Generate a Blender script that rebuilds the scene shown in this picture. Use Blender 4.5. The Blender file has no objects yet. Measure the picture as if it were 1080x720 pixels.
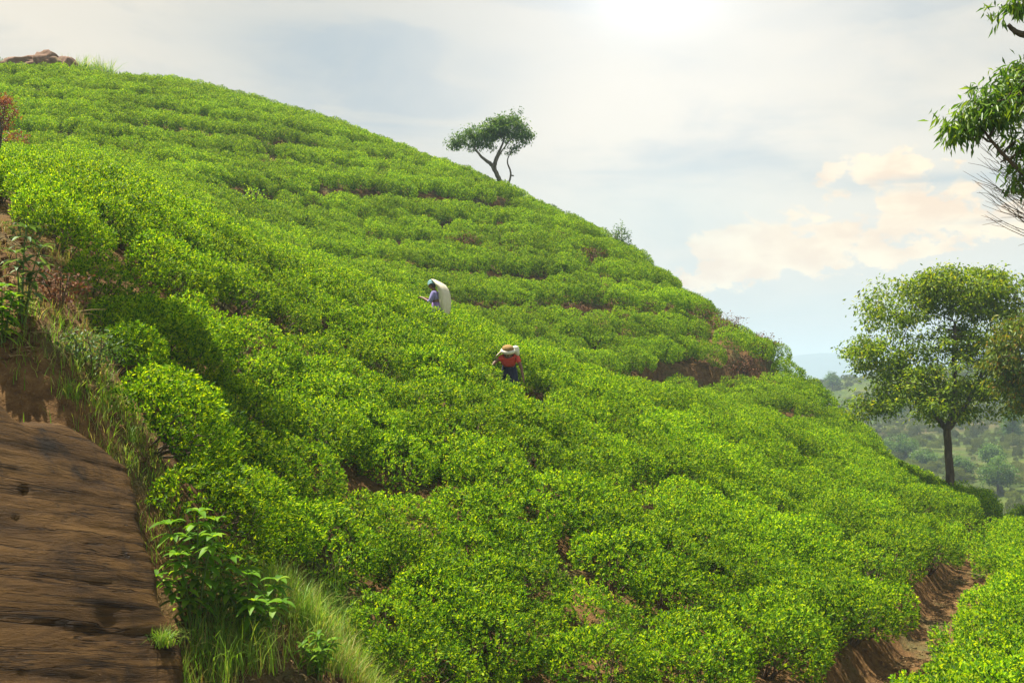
import bpy, bmesh, math, random
import numpy as np
from mathutils import Vector, Matrix, Quaternion, noise as mnoise

random.seed(7)
RNG = np.random.default_rng(7)
scene = bpy.context.scene
COL = scene.collection
R = math.radians

# ------------------------------------------------------------------ camera, sky, sun, exposure
FPX, CX, HY = 1050.0, 540.0, 400.0          # focal length in photo pixels, centre column, horizon row
cam_d = bpy.data.cameras.new("camera")
cam_d.sensor_width = 36.0
cam_d.lens = 35.0
cam_d.shift_y = (HY - 360.0) / 1080.0
cam_d.clip_start = 0.1
cam_d.clip_end = 9000.0
cam = bpy.data.objects.new("camera", cam_d)
COL.objects.link(cam)
cam.location = (0, 0, 0)
cam.rotation_euler = (R(90), 0, 0)
scene.camera = cam

SUN_EL, SUN_AZ = R(67), R(-58)               # azimuth from +Y, positive towards +X
SUN = Vector((math.sin(SUN_AZ) * math.cos(SUN_EL), math.cos(SUN_AZ) * math.cos(SUN_EL), math.sin(SUN_EL)))
sun_d = bpy.data.lights.new("sun", 'SUN')
sun_d.energy = 5.0
sun_d.angle = R(0.53)
sun_d.color = (1.0, 0.95, 0.84)
sun = bpy.data.objects.new("sun", sun_d)
COL.objects.link(sun)
sun.location = SUN * 60
sun.rotation_euler = SUN.to_track_quat('Z', 'Y').to_euler()

scene.view_settings.view_transform = 'Standard'
scene.view_settings.look = 'None'
scene.view_settings.gamma = 1.0
scene.view_settings.exposure = 1.30
scene.view_settings.use_curve_mapping = False
scene.cycles.max_bounces = 8
scene.cycles.diffuse_bounces = 3
scene.cycles.glossy_bounces = 2
scene.cycles.transmission_bounces = 5
scene.cycles.transparent_max_bounces = 8
scene.cycles.volume_bounces = 1
scene.cycles.sample_clamp_indirect = 6.0


def pixdir(px, py):
    return Vector(((px - CX) / FPX, 1.0, (HY - py) / FPX)).normalized()


class NB:
    """small node-building helper"""
    def __init__(self, tree):
        self.t = tree
    def n(self, typ, **kw):
        nd = self.t.nodes.new(typ)
        for k, v in kw.items():
            setattr(nd, k, v)
        return nd
    def put(self, sock, v):
        if v is None:
            return
        if isinstance(v, bpy.types.NodeSocket):
            self.t.links.new(v, sock)
        else:
            sock.default_value = v
    def math(self, op, a, b=None, c=None, clamp=False):
        nd = self.n('ShaderNodeMath', operation=op, use_clamp=clamp)
        for i, v in enumerate((a, b, c)):
            self.put(nd.inputs[i], v)
        return nd.outputs[0]
    def vmath(self, op, a, b=None, scale=None):
        nd = self.n('ShaderNodeVectorMath', operation=op)
        self.put(nd.inputs[0], a)
        if b is not None:
            self.put(nd.inputs[1], b)
        if scale is not None:
            self.put(nd.inputs['Scale'], scale)
        return nd.outputs['Value'] if op in ('DOT_PRODUCT', 'LENGTH', 'DISTANCE') else nd.outputs[0]
    def mix(self, f, a, b, blend='MIX'):
        nd = self.n('ShaderNodeMix', data_type='RGBA', blend_type=blend)
        nd.clamp_factor = True
        self.put(nd.inputs[0], f)
        self.put(nd.inputs[6], a if not isinstance(a, tuple) else (*a[:3], 1))
        self.put(nd.inputs[7], b if not isinstance(b, tuple) else (*b[:3], 1))
        return nd.outputs[2]
    def ramp(self, f, stops):
        nd = self.n('ShaderNodeValToRGB')
        el = nd.color_ramp.elements
        while len(el) < len(stops):
            el.new(0.5)
        for e, (p, c) in zip(el, stops):
            e.position = p
            e.color = (*c[:3], 1) if isinstance(c, tuple) else (c, c, c, 1)
        self.put(nd.inputs[0], f)
        return nd.outputs[0]
    def noise(self, vec, scale, detail=4, rough=0.55, dist=0.0):
        nd = self.n('ShaderNodeTexNoise')
        self.put(nd.inputs['Vector'], vec)
        nd.inputs['Scale'].default_value = scale
        nd.inputs['Detail'].default_value = detail
        nd.inputs['Roughness'].default_value = rough
        nd.inputs['Distortion'].default_value = dist
        return nd.outputs['Fac']
    def smooth(self, v, a, b):
        nd = self.n('ShaderNodeMapRange', interpolation_type='SMOOTHSTEP')
        self.put(nd.inputs['Value'], v)
        nd.inputs['From Min'].default_value = a
        nd.inputs['From Max'].default_value = b
        return nd.outputs['Result']


def build_world():
    w = bpy.data.worlds.new("World")
    scene.world = w
    w.use_nodes = True
    t = w.node_tree
    t.nodes.clear()
    b = NB(t)
    sky = b.n('ShaderNodeTexSky', sky_type='NISHITA')
    sky.sun_disc = False
    sky.sun_elevation = SUN_EL
    sky.sun_rotation = SUN_AZ
    sky.altitude = 1200
    sky.air_density = 1.0
    sky.dust_density = 2.5
    skyc = b.vmath('SCALE', sky.outputs[0], scale=0.085)
    d = b.vmath('NORMALIZE', b.n('ShaderNodeTexCoord').outputs['Generated'])
    sep = b.n('ShaderNodeSeparateXYZ')
    b.put(sep.inputs[0], d)
    dx, dy, dz = sep.outputs
    az = b.math('ARCTAN2', dx, dy)
    el = b.math('ARCSINE', dz)

    def comb(sx, sy, ox=0.0, oy=0.0):
        c = b.n('ShaderNodeCombineXYZ')
        b.put(c.inputs[0], b.math('MULTIPLY_ADD', az, sx, ox))
        b.put(c.inputs[1], b.math('MULTIPLY_ADD', el, sy, oy))
        return c.outputs[0]

    def blob(px, py, wx, wy):
        v = pixdir(px, py)
        a0, e0 = math.atan2(v.x, v.y), math.asin(v.z)
        u = b.math('MULTIPLY', b.math('SUBTRACT', az, a0), 1.0 / (wx / FPX))
        k = b.math('MULTIPLY', b.math('SUBTRACT', el, e0), 1.0 / (wy / FPX))
        r2 = b.math('ADD', b.math('MULTIPLY', u, u), b.math('MULTIPLY', k, k))
        return b.math('EXPONENT', b.math('MULTIPLY', r2, -1.0))

    # thin veil over the whole dome: grey-blue, paler to the right and low down
    veil = b.mix(b.smooth(el, 0.0, 0.30), (0.60, 0.68, 0.66), (0.42, 0.51, 0.57))
    c = b.mix(0.80, skyc, veil)
    # long soft streaks of high cloud
    st = b.noise(comb(2.2, 9.0, 3.1, 0.4), 1.6, 5, 0.55, 0.6)
    c = b.mix(b.math('MULTIPLY', b.smooth(st, 0.43, 0.60), 0.80), c, (0.72, 0.68, 0.60))
    # broad warm cloud field to the right of the view and upper left
    warm = b.math('ADD', blob(900, 170, 360, 200), b.math('MULTIPLY', blob(80, 15, 260, 80), 1.2))
    warm = b.math('ADD', warm, b.math('MULTIPLY', blob(640, 150, 150, 170), 0.55))
    wn = b.noise(comb(3.0, 8.0, 7.7, 2.1), 1.5, 5, 0.6, 0.4)
    c = b.mix(b.math('MULTIPLY', b.math('MULTIPLY', warm, b.smooth(wn, 0.15, 0.60)), 0.95, clamp=True), c, (0.95, 0.85, 0.70))
    # cumulus puffs low on the right
    puff = b.math('ADD', blob(1000, 226, 150, 34), b.math('MULTIPLY', blob(787, 258, 46, 22), 1.25))
    puff = b.math('ADD', puff, b.math('MULTIPLY', blob(930, 176, 62, 20), 1.0))
    puff = b.math('ADD', puff, b.math('MULTIPLY', blob(748, 297, 44, 16), 1.05))
    puff = b.math('ADD', puff, b.math('MULTIPLY', blob(870, 272, 120, 24), 0.75))
    pn = b.noise(comb(20.0, 34.0, 1.3, 5.0), 1.3, 7, 0.62, 0.15)
    pm = b.smooth(b.math('ADD', b.math('MULTIPLY', puff, 0.42), b.math('MULTIPLY', pn, 1.15)), 0.80, 0.92)
    pn2 = b.noise(comb(16.0, 34.0, 4.3, 1.7), 1.2, 5, 0.6, 0.2)
    pc = b.mix(b.smooth(pn2, 0.35, 0.65), (1.10, 0.76, 0.47), (1.30, 1.03, 0.66))
    c = b.mix(b.math('MULTIPLY', pm, 0.9), c, pc)
    # dark flat scud under the puffs
    sn = b.noise(comb(5.0, 60.0, 2.0, 3.0), 1.2, 4, 0.5, 0.3)
    scud = b.math('ADD', blob(985, 191, 90, 7), b.math('MULTIPLY', blob(700, 180, 170, 9), 0.8))
    scud = b.math('ADD', scud, b.math('MULTIPLY', blob(1040, 235, 60, 5), 0.6))
    c = b.mix(b.math('MULTIPLY', b.math('MULTIPLY', scud, b.smooth(sn, 0.3, 0.6)), 0.75, clamp=True), c, (0.50, 0.57, 0.60))
    # pale blue-green clear band and grey bank near the horizon
    c = b.mix(b.math('MULTIPLY', blob(690, 225, 120, 42), 0.45), c, (0.60, 0.72, 0.70))
    c = b.mix(b.math('MULTIPLY', b.smooth(el, 0.10, 0.02), 0.75), c, (0.57, 0.59, 0.55))
    # blue-grey gap in the upper left
    c = b.mix(b.math('MULTIPLY', blob(330, 45, 170, 34), 0.55), c, (0.40, 0.49, 0.56))
    # cloud lit through by the bright part of the sky at the top of the view
    c = b.mix(b.math('MULTIPLY', b.math('ADD', b.math('MULTIPLY', blob(690, -8, 70, 36), 0.55), b.math('MULTIPLY', blob(700, -20, 250, 230), 0.45)), 1.0, clamp=True), c, (1.28, 1.26, 1.22))
    # below the horizon: dull ground colour
    c = b.mix(b.smooth(dz, -0.02, -0.10), c, (0.10, 0.12, 0.06))
    bg = b.n('ShaderNodeBackground')
    b.put(bg.inputs[0], c)
    bg.inputs[1].default_value = 0.395
    out = b.n('ShaderNodeOutputWorld')
    t.links.new(bg.outputs[0], out.inputs[0])


build_world()


# ------------------------------------------------------------------ materials
def new_mat(name):
    m = bpy.data.materials.new(name)
    m.use_nodes = True
    m.node_tree.nodes.clear()
    return m, NB(m.node_tree)


def finish(b, shader, disp=None):
    out = b.n('ShaderNodeOutputMaterial')
    b.t.links.new(shader, out.inputs[0])


def principled(b, color, rough=0.8, spec=0.3, normal=None):
    p = b.n('ShaderNodeBsdfPrincipled')
    b.put(p.inputs['Base Color'], color if not isinstance(color, tuple) else (*color[:3], 1))
    b.put(p.inputs['Roughness'], rough)
    p.inputs['Specular IOR Level'].default_value = spec
    if normal is not None:
        b.put(p.inputs['Normal'], normal)
    return p.outputs[0]


def bump(b, h, strength=0.5, dist=0.05):
    n = b.n('ShaderNodeBump')
    n.inputs['Strength'].default_value = strength
    n.inputs['Distance'].default_value = dist
    b.put(n.inputs['Height'], h)
    return n.outputs[0]


def leaf_mat(name, stops, trans=0.4, tcol=(1.5, 1.35, 0.5), rough=0.42, spec=0.35, vary=0.25):
    """leaf colours differ leaf by leaf (random per island) and plant by plant"""
    m, b = new_mat(name)
    geo = b.n('ShaderNodeNewGeometry')
    oi = b.n('ShaderNodeObjectInfo')
    col = b.ramp(geo.outputs['Random Per Island'], stops)
    k = b.math('MULTIPLY_ADD', oi.outputs['Random'], vary * 2, 1.0 - vary)
    pn = b.noise(geo.outputs['Position'], 0.22, 3, 0.5)
    k = b.math('MULTIPLY', k, b.math('MULTIPLY_ADD', pn, 0.7, 0.65))
    col = b.vmath('SCALE', col, scale=k)
    tc = b.vmath('MULTIPLY', col, tcol)
    p = principled(b, col, rough, spec)
    tr = b.n('ShaderNodeBsdfTranslucent')
    b.put(tr.inputs[0], tc)
    mx = b.n('ShaderNodeMixShader')
    mx.inputs[0].default_value = trans
    b.t.links.new(p, mx.inputs[1])
    b.t.links.new(tr.outputs[0], mx.inputs[2])
    finish(b, mx.outputs[0])
    return m


def flat_mat(name, color, rough=0.8, spec=0.3, var=0.25, scale=6.0, bmp=0.0):
    m, b = new_mat(name)
    tc = b.n('ShaderNodeTexCoord')
    n = b.noise(tc.outputs['Object'], scale, 5, 0.6)
    k = b.math('MULTIPLY_ADD', n, var * 2, 1.0 - var)
    col = b.vmath('SCALE', color, scale=k)
    nm = bump(b, n, bmp, 0.03) if bmp else None
    finish(b, principled(b, col, rough, spec, nm))
    return m


M = {}
M['tea'] = leaf_mat('tea_leaf', [(0.0, (0.012, 0.052, 0.0015)), (0.36, (0.076, 0.200, 0.002)),
                                 (0.70, (0.205, 0.385, 0.003)), (1.0, (0.410, 0.520, 0.010))], 0.50, (1.65, 1.4, 0.4), 0.5, 0.12, 0.2)
M['tree_leaf'] = leaf_mat('tree_leaf', [(0.0, (0.045, 0.095, 0.004)), (0.5, (0.125, 0.210, 0.006)),
                                        (0.85, (0.220, 0.310, 0.010)), (1.0, (0.33, 0.33, 0.016))], 0.55, (1.5, 1.35, 0.5), 0.5, 0.3, 0.15)
M['umbrella_leaf'] = leaf_mat('umbrella_tree_leaf', [(0.0, (0.040, 0.110, 0.016)), (0.6, (0.095, 0.195, 0.026)),
                                                     (1.0, (0.170, 0.260, 0.036))], 0.42, (1.4, 1.3, 0.6), 0.5, 0.3, 0.1)
M['bright_leaf'] = leaf_mat('bough_leaf', [(0.0, (0.040, 0.110, 0.008)), (0.6, (0.090, 0.190, 0.012)),
                                           (1.0, (0.180, 0.270, 0.020))], 0.45, (1.6, 1.4, 0.45), 0.4, 0.4, 0.1)
M['orange_leaf'] = leaf_mat('russet_leaf', [(0.0, (0.050, 0.100, 0.008)), (0.55, (0.130, 0.210, 0.010)),
                                            (0.90, (0.24, 0.24, 0.012)), (1.0, (0.38, 0.19, 0.015))], 0.4, (1.5, 1.3, 0.5), 0.5, 0.3, 0.1)
M['weed_leaf'] = leaf_mat('weed_leaf', [(0.0, (0.060, 0.160, 0.006)), (0.6, (0.135, 0.280, 0.010)), (1.0, (0.240, 0.370, 0.025))], 0.45, (1.5, 1.4, 0.5), 0.5, 0.15, 0.15)
M['grey_weed'] = leaf_mat('grey_weed_leaf', [(0.0, (0.040, 0.090, 0.020)), (0.6, (0.085, 0.155, 0.035)),
                                             (1.0, (0.16, 0.22, 0.07))], 0.35, (1.4, 1.3, 0.7), 0.5, 0.3, 0.15)
M['grass'] = leaf_mat('grass_blade', [(0.0, (0.09, 0.21, 0.012)), (0.5, (0.18, 0.33, 0.022)), (0.8, (0.31, 0.4, 0.05)), (1.0, (0.48, 0.4, 0.15))], 0.4, (1.4, 1.3, 0.6), 0.5, 0.25, 0.1)
M['dry_grass'] = leaf_mat('dry_grass_blade', [(0.0, (0.13, 0.19, 0.02)), (0.35, (0.25, 0.27, 0.04)),
                                              (0.7, (0.38, 0.27, 0.09)), (1.0, (0.45, 0.25, 0.08))], 0.3, (1.3, 1.2, 0.7), 0.6, 0.2, 0.1)
M['red_leaf'] = leaf_mat('red_leaf', [(0.0, (0.13, 0.035, 0.015)), (0.6, (0.24, 0.07, 0.02)), (1.0, (0.30, 0.14, 0.03))],
                         0.35, (1.4, 1.1, 0.7), 0.5, 0.3, 0.1)
M['dead_leaf'] = leaf_mat('dead_leaf', [(0.0, (0.07, 0.03, 0.015)), (0.6, (0.15, 0.06, 0.03)), (1.0, (0.24, 0.11, 0.05))],
                          0.2, (1.3, 1.1, 0.8), 0.7, 0.2, 0.1)
M['litter'] = leaf_mat('fallen_leaf', [(0.0, (0.06, 0.035, 0.015)), (0.5, (0.20, 0.12, 0.05)), (1.0, (0.36, 0.26, 0.12))], 0.1, (1.2, 1.1, 0.9), 0.8, 0.15, 0.1)
M['scrub'] = leaf_mat('scrub_leaf', [(0.0, (0.050, 0.085, 0.010)), (0.5, (0.100, 0.145, 0.014)),
                                     (1.0, (0.19, 0.18, 0.035))], 0.3, (1.3, 1.2, 0.6), 0.6, 0.2, 0.45)


def bark_mat(name, color, scale=9.0):
    m, b = new_mat(name)
    tc = b.n('ShaderNodeTexCoord')
    mp = b.n('ShaderNodeMapping')
    b.put(mp.inputs[0], tc.outputs['Object'])
    mp.inputs['Scale'].default_value = (1, 1, 0.25)
    n = b.noise(mp.outputs[0], scale, 6, 0.65, 0.5)
    col = b.ramp(n, [(0.3, tuple(c * 0.45 for c in color)), (0.55, color), (0.75, tuple(min(1, c * 1.7) for c in color))])
    finish(b, principled(b, col, 0.9, 0.15, bump(b, n, 0.8, 0.04)))
    return m


M['bark'] = bark_mat('bark', (0.115, 0.085, 0.058))
M['pale_bark'] = bark_mat('pale_bark', (0.17, 0.135, 0.10))
M['twig'] = bark_mat('twig_wood', (0.12, 0.085, 0.055), 14)
M['green_stem'] = flat_mat('green_stem', (0.10, 0.16, 0.03), 0.6)


def soil_mat():
    m, b = new_mat('hillside_soil')
    geo = b.n('ShaderNodeNewGeometry')
    P = geo.outputs['Position']
    n1 = b.noise(P, 0.7, 6, 0.6)
    n2 = b.noise(P, 7.0, 6, 0.65)
    n3 = b.noise(P, 38.0, 4, 0.7)
    col = b.ramp(n2, [(0.25, (0.050, 0.027, 0.012)), (0.5, (0.140, 0.074, 0.027)), (0.75, (0.25, 0.140, 0.052))])
    col = b.mix(b.smooth(n1, 0.50, 0.68), col, (0.10, 0.095, 0.035))       # mossy patches
    col = b.mix(b.math('MULTIPLY', b.smooth(n3, 0.56, 0.70), 0.7), col, (0.29, 0.19, 0.09))   # dry litter
    h = b.math('ADD', n2, b.math('MULTIPLY', n3, 0.35))
    finish(b, principled(b, col, 0.95, 0.1, bump(b, h, 0.9, 0.08)))
    return m


def valley_mat():
    m, b = new_mat('valley_ground')
    geo = b.n('ShaderNodeNewGeometry')
    P = geo.outputs['Position']
    n1 = b.noise(P, 0.016, 5, 0.6)
    n2 = b.noise(P, 0.09, 6, 0.65)
    n3 = b.noise(P, 0.6, 5, 0.7)
    sep = b.n('ShaderNodeSeparateXYZ')
    b.put(sep.inputs[0], P)
    zt = b.math('ADD', sep.outputs[2], b.math('MULTIPLY', n1, 9.0))
    terr = b.math('FRACT', b.math('MULTIPLY', zt, 0.55))
    col = b.ramp(n2, [(0.28, (0.030, 0.052, 0.008)), (0.5, (0.065, 0.100, 0.012)), (0.72, (0.120, 0.135, 0.022))])
    col = b.mix(b.math('MULTIPLY', b.smooth(n1, 0.52, 0.66), 0.75), col, (0.130, 0.085, 0.042))
    col = b.mix(b.math('MULTIPLY', b.smooth(terr, 0.22, 0.05), 0.55), col, (0.085, 0.080, 0.030))
    col = b.mix(b.math('MULTIPLY', b.smooth(n3, 0.55, 0.72), 0.5), col, (0.07, 0.10, 0.025))
    finish(b, principled(b, col, 0.95, 0.1, bump(b, n3, 1.0, 1.0)))
    return m


def rock_mat():
    m, b = new_mat('stained_rock')
    tc = b.n('ShaderNodeTexCoord')
    P = tc.outputs['Object']
    def stretch(sx, sy, sz):
        mp = b.n('ShaderNodeMapping')
        b.put(mp.inputs[0], P)
        mp.inputs['Scale'].default_value = (sx, sy, sz)
        return mp.outputs[0]
    band = b.noise(stretch(0.45, 2.6, 0.6), 1.6, 7, 0.66, 0.5)
    fine = b.noise(stretch(1.6, 9, 1.5), 2.4, 6, 0.75, 0.6)
    blot = b.noise(P, 1.5, 6, 0.62, 0.5)
    grit = b.noise(P, 34.0, 5, 0.75)
    line = b.noise(stretch(0.14, 1.9, 0.2), 2.0, 5, 0.65, 0.45)
    streak = b.noise(stretch(4.5, 0.5, 1), 1.4, 5, 0.6, 0.2)
    col = b.ramp(band, [(0.30, (0.014, 0.008, 0.003)), (0.42, (0.055, 0.028, 0.008)), (0.57, (0.110, 0.057, 0.016)), (0.80, (0.18, 0.100, 0.030))])
    col = b.mix(b.math('MULTIPLY', b.smooth(fine, 0.54, 0.74), 0.28), col, (0.045, 0.024, 0.012))
    crack = b.smooth(b.math('ABSOLUTE', b.math('SUBTRACT', line, 0.5)), 0.016, 0.003)
    col = b.mix(b.math('MULTIPLY', crack, 0.6), col, (0.012, 0.009, 0.007))
    col = b.mix(b.math('MULTIPLY', b.smooth(streak, 0.54, 0.72), 0.55), col, (0.030, 0.018, 0.010))
    col = b.mix(b.math('MULTIPLY', b.smooth(blot, 0.55, 0.68), 0.85), col, (0.016, 0.013, 0.010))
    col = b.mix(b.math('MULTIPLY', b.smooth(grit, 0.62, 0.75), 0.55), col, (0.30, 0.22, 0.14))
    h = b.math('ADD', b.math('MULTIPLY', fine, 0.8), b.math('MULTIPLY', grit, 0.25))
    h = b.math('ADD', h, band)
    h = b.math('SUBTRACT', h, b.math('MULTIPLY', crack, 0.8))
    rough = b.math('MULTIPLY_ADD', blot, 0.4, 0.4)
    finish(b, principled(b, col, rough, 0.08, bump(b, h, 0.8, 0.05)))
    return m


M['soil'] = soil_mat()
M['valley'] = valley_mat()
M['rock'] = rock_mat()
M['boulder'] = flat_mat('boulder_stone', (0.20, 0.115, 0.070), 0.9, 0.15, 0.6, 2.0, 0.8)
M['mesa'] = flat_mat('mountain_cover', (0.030, 0.045, 0.035), 0.95, 0.1, 0.5, 0.02)
M['skin'] = flat_mat('brown_skin', (0.20, 0.098, 0.055), 0.55, 0.35, 0.1)
M['hair'] = flat_mat('black_hair', (0.015, 0.012, 0.010), 0.5, 0.4, 0.1)
M['eye'] = flat_mat('eye', (0.55, 0.52, 0.48), 0.3, 0.5, 0.05)
M['lilac'] = flat_mat('lilac_cotton', (0.27, 0.235, 0.46), 0.85, 0.15, 0.15)
M['violet'] = flat_mat('violet_skirt_cotton', (0.31, 0.19, 0.44), 0.85, 0.15, 0.2)
M['sack'] = flat_mat('cream_sack_cloth', (0.70, 0.61, 0.46), 0.9, 0.1, 0.12, 8, 0.4)
M['teal'] = flat_mat('pale_teal_scarf', (0.20, 0.36, 0.37), 0.85, 0.15, 0.25, 20)
M['coral'] = flat_mat('coral_cotton', (0.68, 0.085, 0.055), 0.85, 0.15, 0.15)
M['navy'] = flat_mat('navy_cloth', (0.030, 0.032, 0.060), 0.9, 0.1, 0.3)
M['straw'] = flat_mat('straw', (0.30, 0.185, 0.065), 0.85, 0.15, 0.3, 30, 0.5)
M['white'] = flat_mat('white_cloth', (0.76, 0.70, 0.58), 0.9, 0.1, 0.1, 9, 0.3)


# ------------------------------------------------------------------ object helpers
def link_mesh(name, me, mat, parent=None, smooth=False):
    o = bpy.data.objects.new(name, me)
    if mat is not None:
        me.materials.append(mat)
    COL.objects.link(o)
    if parent is not None:
        o.parent = parent
    if smooth:
        me.polygons.foreach_set('use_smooth', [True] * len(me.polygons))
    return o


def np_mesh(name, V, F):
    """V (n,3), F list of arrays (m,k)"""
    me = bpy.data.meshes.new(name)
    V = np.asarray(V, np.float32)
    if not isinstance(F, (list, tuple)):
        F = [F]
    F = [np.asarray(f, np.int32) for f in F if len(f)]
    nl = sum(f.size for f in F)
    npoly = sum(len(f) for f in F)
    me.vertices.add(len(V))
    me.vertices.foreach_set('co', V.ravel())
    me.loops.add(nl)
    me.loops.foreach_set('vertex_index', np.concatenate([f.ravel() for f in F]))
    me.polygons.add(npoly)
    st, s = [], 0
    for f in F:
        k = f.shape[1]
        st.append(np.arange(len(f)) * k + s)
        s += f.size
    me.polygons.foreach_set('loop_start', np.concatenate(st).astype(np.int32))
    me.update(calc_edges=True)
    me.validate()
    return me


class Geo:
    """collects numpy pieces into one mesh"""
    def __init__(self):
        self.v, self.f3, self.f4, self.n = [], [], [], 0
    def add(self, V, F3=None, F4=None):
        V = np.asarray(V, float)
        self.v.append(V)
        if F3 is not None and len(F3):
            self.f3.append(np.asarray(F3) + self.n)
        if F4 is not None and len(F4):
            self.f4.append(np.asarray(F4) + self.n)
        self.n += len(V)
    def leaves(self, P, D, N, L, W, droop=0.0):
        """folded leaf blades: base P, direction D, face normal N"""
        D = D / np.linalg.norm(D, axis=1, keepdims=True)
        S = np.cross(D, N)
        S /= np.linalg.norm(S, axis=1, keepdims=True) + 1e-9
        N = np.cross(S, D)
        L = np.broadcast_to(np.asarray(L, float), (len(P),))[:, None]
        W = np.broadcast_to(np.asarray(W, float), (len(P),))[:, None]
        a = P
        mid = P + D * L * 0.48
        l = mid + S * W * 0.5 + N * W * 0.18
        r = mid - S * W * 0.5 + N * W * 0.18
        t = P + D * L - N * L * droop
        V = np.stack([a, r, t, l], 1).reshape(-1, 3)
        i = np.arange(len(P))[:, None] * 4
        self.add(V, np.concatenate([i + [0, 1, 2], i + [0, 2, 3]]))
    def tube(self, pts, rad, k=6):
        pts = np.asarray(pts, float)
        n = len(pts)
        T = np.gradient(pts, axis=0)
        T /= np.linalg.norm(T, axis=1, keepdims=True) + 1e-9
        ref = np.array([0.31, 0.17, 0.93]) if abs(T[0][2]) < 0.85 else np.array([0.93, 0.2, 0.1])
        A = np.cross(T, ref)
        A /= np.linalg.norm(A, axis=1, keepdims=True) + 1e-9
        B = np.cross(T, A)
        an = np.linspace(0, 2 * np.pi, k, endpoint=False)
        rad = np.broadcast_to(np.asarray(rad, float), (n,))
        V = pts[:, None, :] + rad[:, None, None] * (np.cos(an)[None, :, None] * A[:, None, :] + np.sin(an)[None, :, None] * B[:, None, :])
        V = V.reshape(-1, 3)
        F = []
        for i in range(n - 1):
            for j in range(k):
                F.append((i * k + j, i * k + (j + 1) % k, (i + 1) * k + (j + 1) % k, (i + 1) * k + j))
        V = np.concatenate([V, pts[-1:]])
        F3 = [((n - 1) * k + j, (n - 1) * k + (j + 1) % k, n * k) for j in range(k)]
        self.add(V, F3, F)
    def mesh(self, name):
        F = []
        if self.f3:
            F.append(np.concatenate(self.f3))
        if self.f4:
            F.append(np.concatenate(self.f4))
        return np_mesh(name, np.concatenate(self.v), F)


def tag(o, label=None, cat=None, group=None, kind=None):
    if label: o['label'] = label
    if cat: o['category'] = cat
    if group: o['group'] = group
    if kind: o['kind'] = kind
    return o


def empty(name, loc, label, cat, group=None, rz=0.0):
    o = bpy.data.objects.new(name, None)
    COL.objects.link(o)
    o.empty_display_size = 0.2
    o.location = loc
    o.rotation_euler = (0, 0, rz)
    return tag(o, label, cat, group)


def copy_tree(o, parent=None):
    c = o.copy()
    COL.objects.link(c)
    if parent is not None:
        c.parent = parent
    for ch in list(o.children):
        copy_tree(ch, c)
    return c


def rvec(n):
    v = RNG.normal(size=(n, 3))
    return v / np.linalg.norm(v, axis=1, keepdims=True)


def smoothstep(a, b, x):
    t = np.clip((x - a) / (b - a), 0, 1)
    return t * t * (3 - 2 * t)


# value noise for terrain (vectorised)
_PERM = np.random.default_rng(3).random((256, 256))


def vnoise(x, y):
    xi, yi = np.floor(x).astype(int), np.floor(y).astype(int)
    fx, fy = x - xi, y - yi
    fx, fy = fx * fx * (3 - 2 * fx), fy * fy * (3 - 2 * fy)
    g = lambda a, b: _PERM[a & 255, b & 255]
    return (g(xi, yi) * (1 - fx) + g(xi + 1, yi) * fx) * (1 - fy) + (g(xi, yi + 1) * (1 - fx) + g(xi + 1, yi + 1) * fx) * fy


def fbm(x, y, o=4):
    s, a = 0, 0.5
    for i in range(o):
        s = s + a * vnoise(x * 2 ** i + 17.3 * i, y * 2 ** i - 9.1 * i)
        a *= 0.5
    return s - 0.47


# ------------------------------------------------------------------ terrain
def U(px, py, Y):
    return ((px - CX) / FPX * Y, Y, (HY - py) / FPX * Y)


BH = 0.70                                    # clipped height of the tea
TEA = [
    (420, 600, 12.8), (300, 560, 12.0), (250, 480, 12.8), (190, 450, 12.3),
    (100, 345, 12.8), (120, 300, 14.5), (0, 200, 16), (0, 176, 21), (100, 260, 16.5), (100, 212, 19.5), (100, 186, 22.5),
    (200, 350, 16), (200, 270, 20), (200, 225, 24),
    (300, 500, 13.5), (300, 400, 17.5), (300, 320, 21.5), (300, 277, 25),
    (400, 710, 10.8), (400, 500, 15.5), (400, 400, 19.5), (400, 330, 23.5), (400, 306, 26),
    (500, 715, 11.5), (500, 600, 14), (500, 500, 16.5), (500, 420, 20), (500, 370, 23.5), (500, 350, 26.5),
    (600, 715, 11.7), (600, 600, 14.5), (600, 500, 18), (600, 430, 22), (600, 389, 27),
    (700, 705, 12), (700, 600, 15.2), (700, 520, 19), (700, 450, 24), (700, 421, 28.5),
    (800, 690, 12.8), (800, 600, 16.5), (800, 520, 21.5), (800, 470, 26.5), (800, 438, 32),
    (900, 670, 14.2), (900, 600, 18), (900, 530, 24.5), (900, 482, 31), (900, 448, 40),
    (980, 590, 19), (980, 545, 24.5), (980, 520, 31), (955, 516, 40),
    (1050, 640, 15.0), (1065, 585, 19.5), (1062, 553, 26), (1060, 535, 32), (1085, 545, 33),
    (960, 715, 12), (1060, 700, 12.3), (1200, 690, 12.5), (1200, 610, 17), (1200, 575, 25), (1400, 640, 14), (1400, 600, 24),
    (870, 427, 46), (830, 384, 47), (1030, 554, 36),
    # the face beyond the gully
    (0, 163, 34), (100, 172, 35), (200, 208, 36), (300, 255, 37), (400, 292, 37.5), (500, 337, 37.5), (600, 373, 38), (690, 402, 38.5),
    (100, 120, 49), (0, 110, 49), (300, 180, 49), (450, 232, 49), (560, 282, 47), (650, 322, 45), (740, 366, 44.5), (742, 402, 41.5),
    (-150, 160, 22), (-300, 150, 23), (-150, 110, 49), (-300, 100, 49), (-300, 160, 34), (-250, 60, 62), (-120, 64, 63),
]
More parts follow.
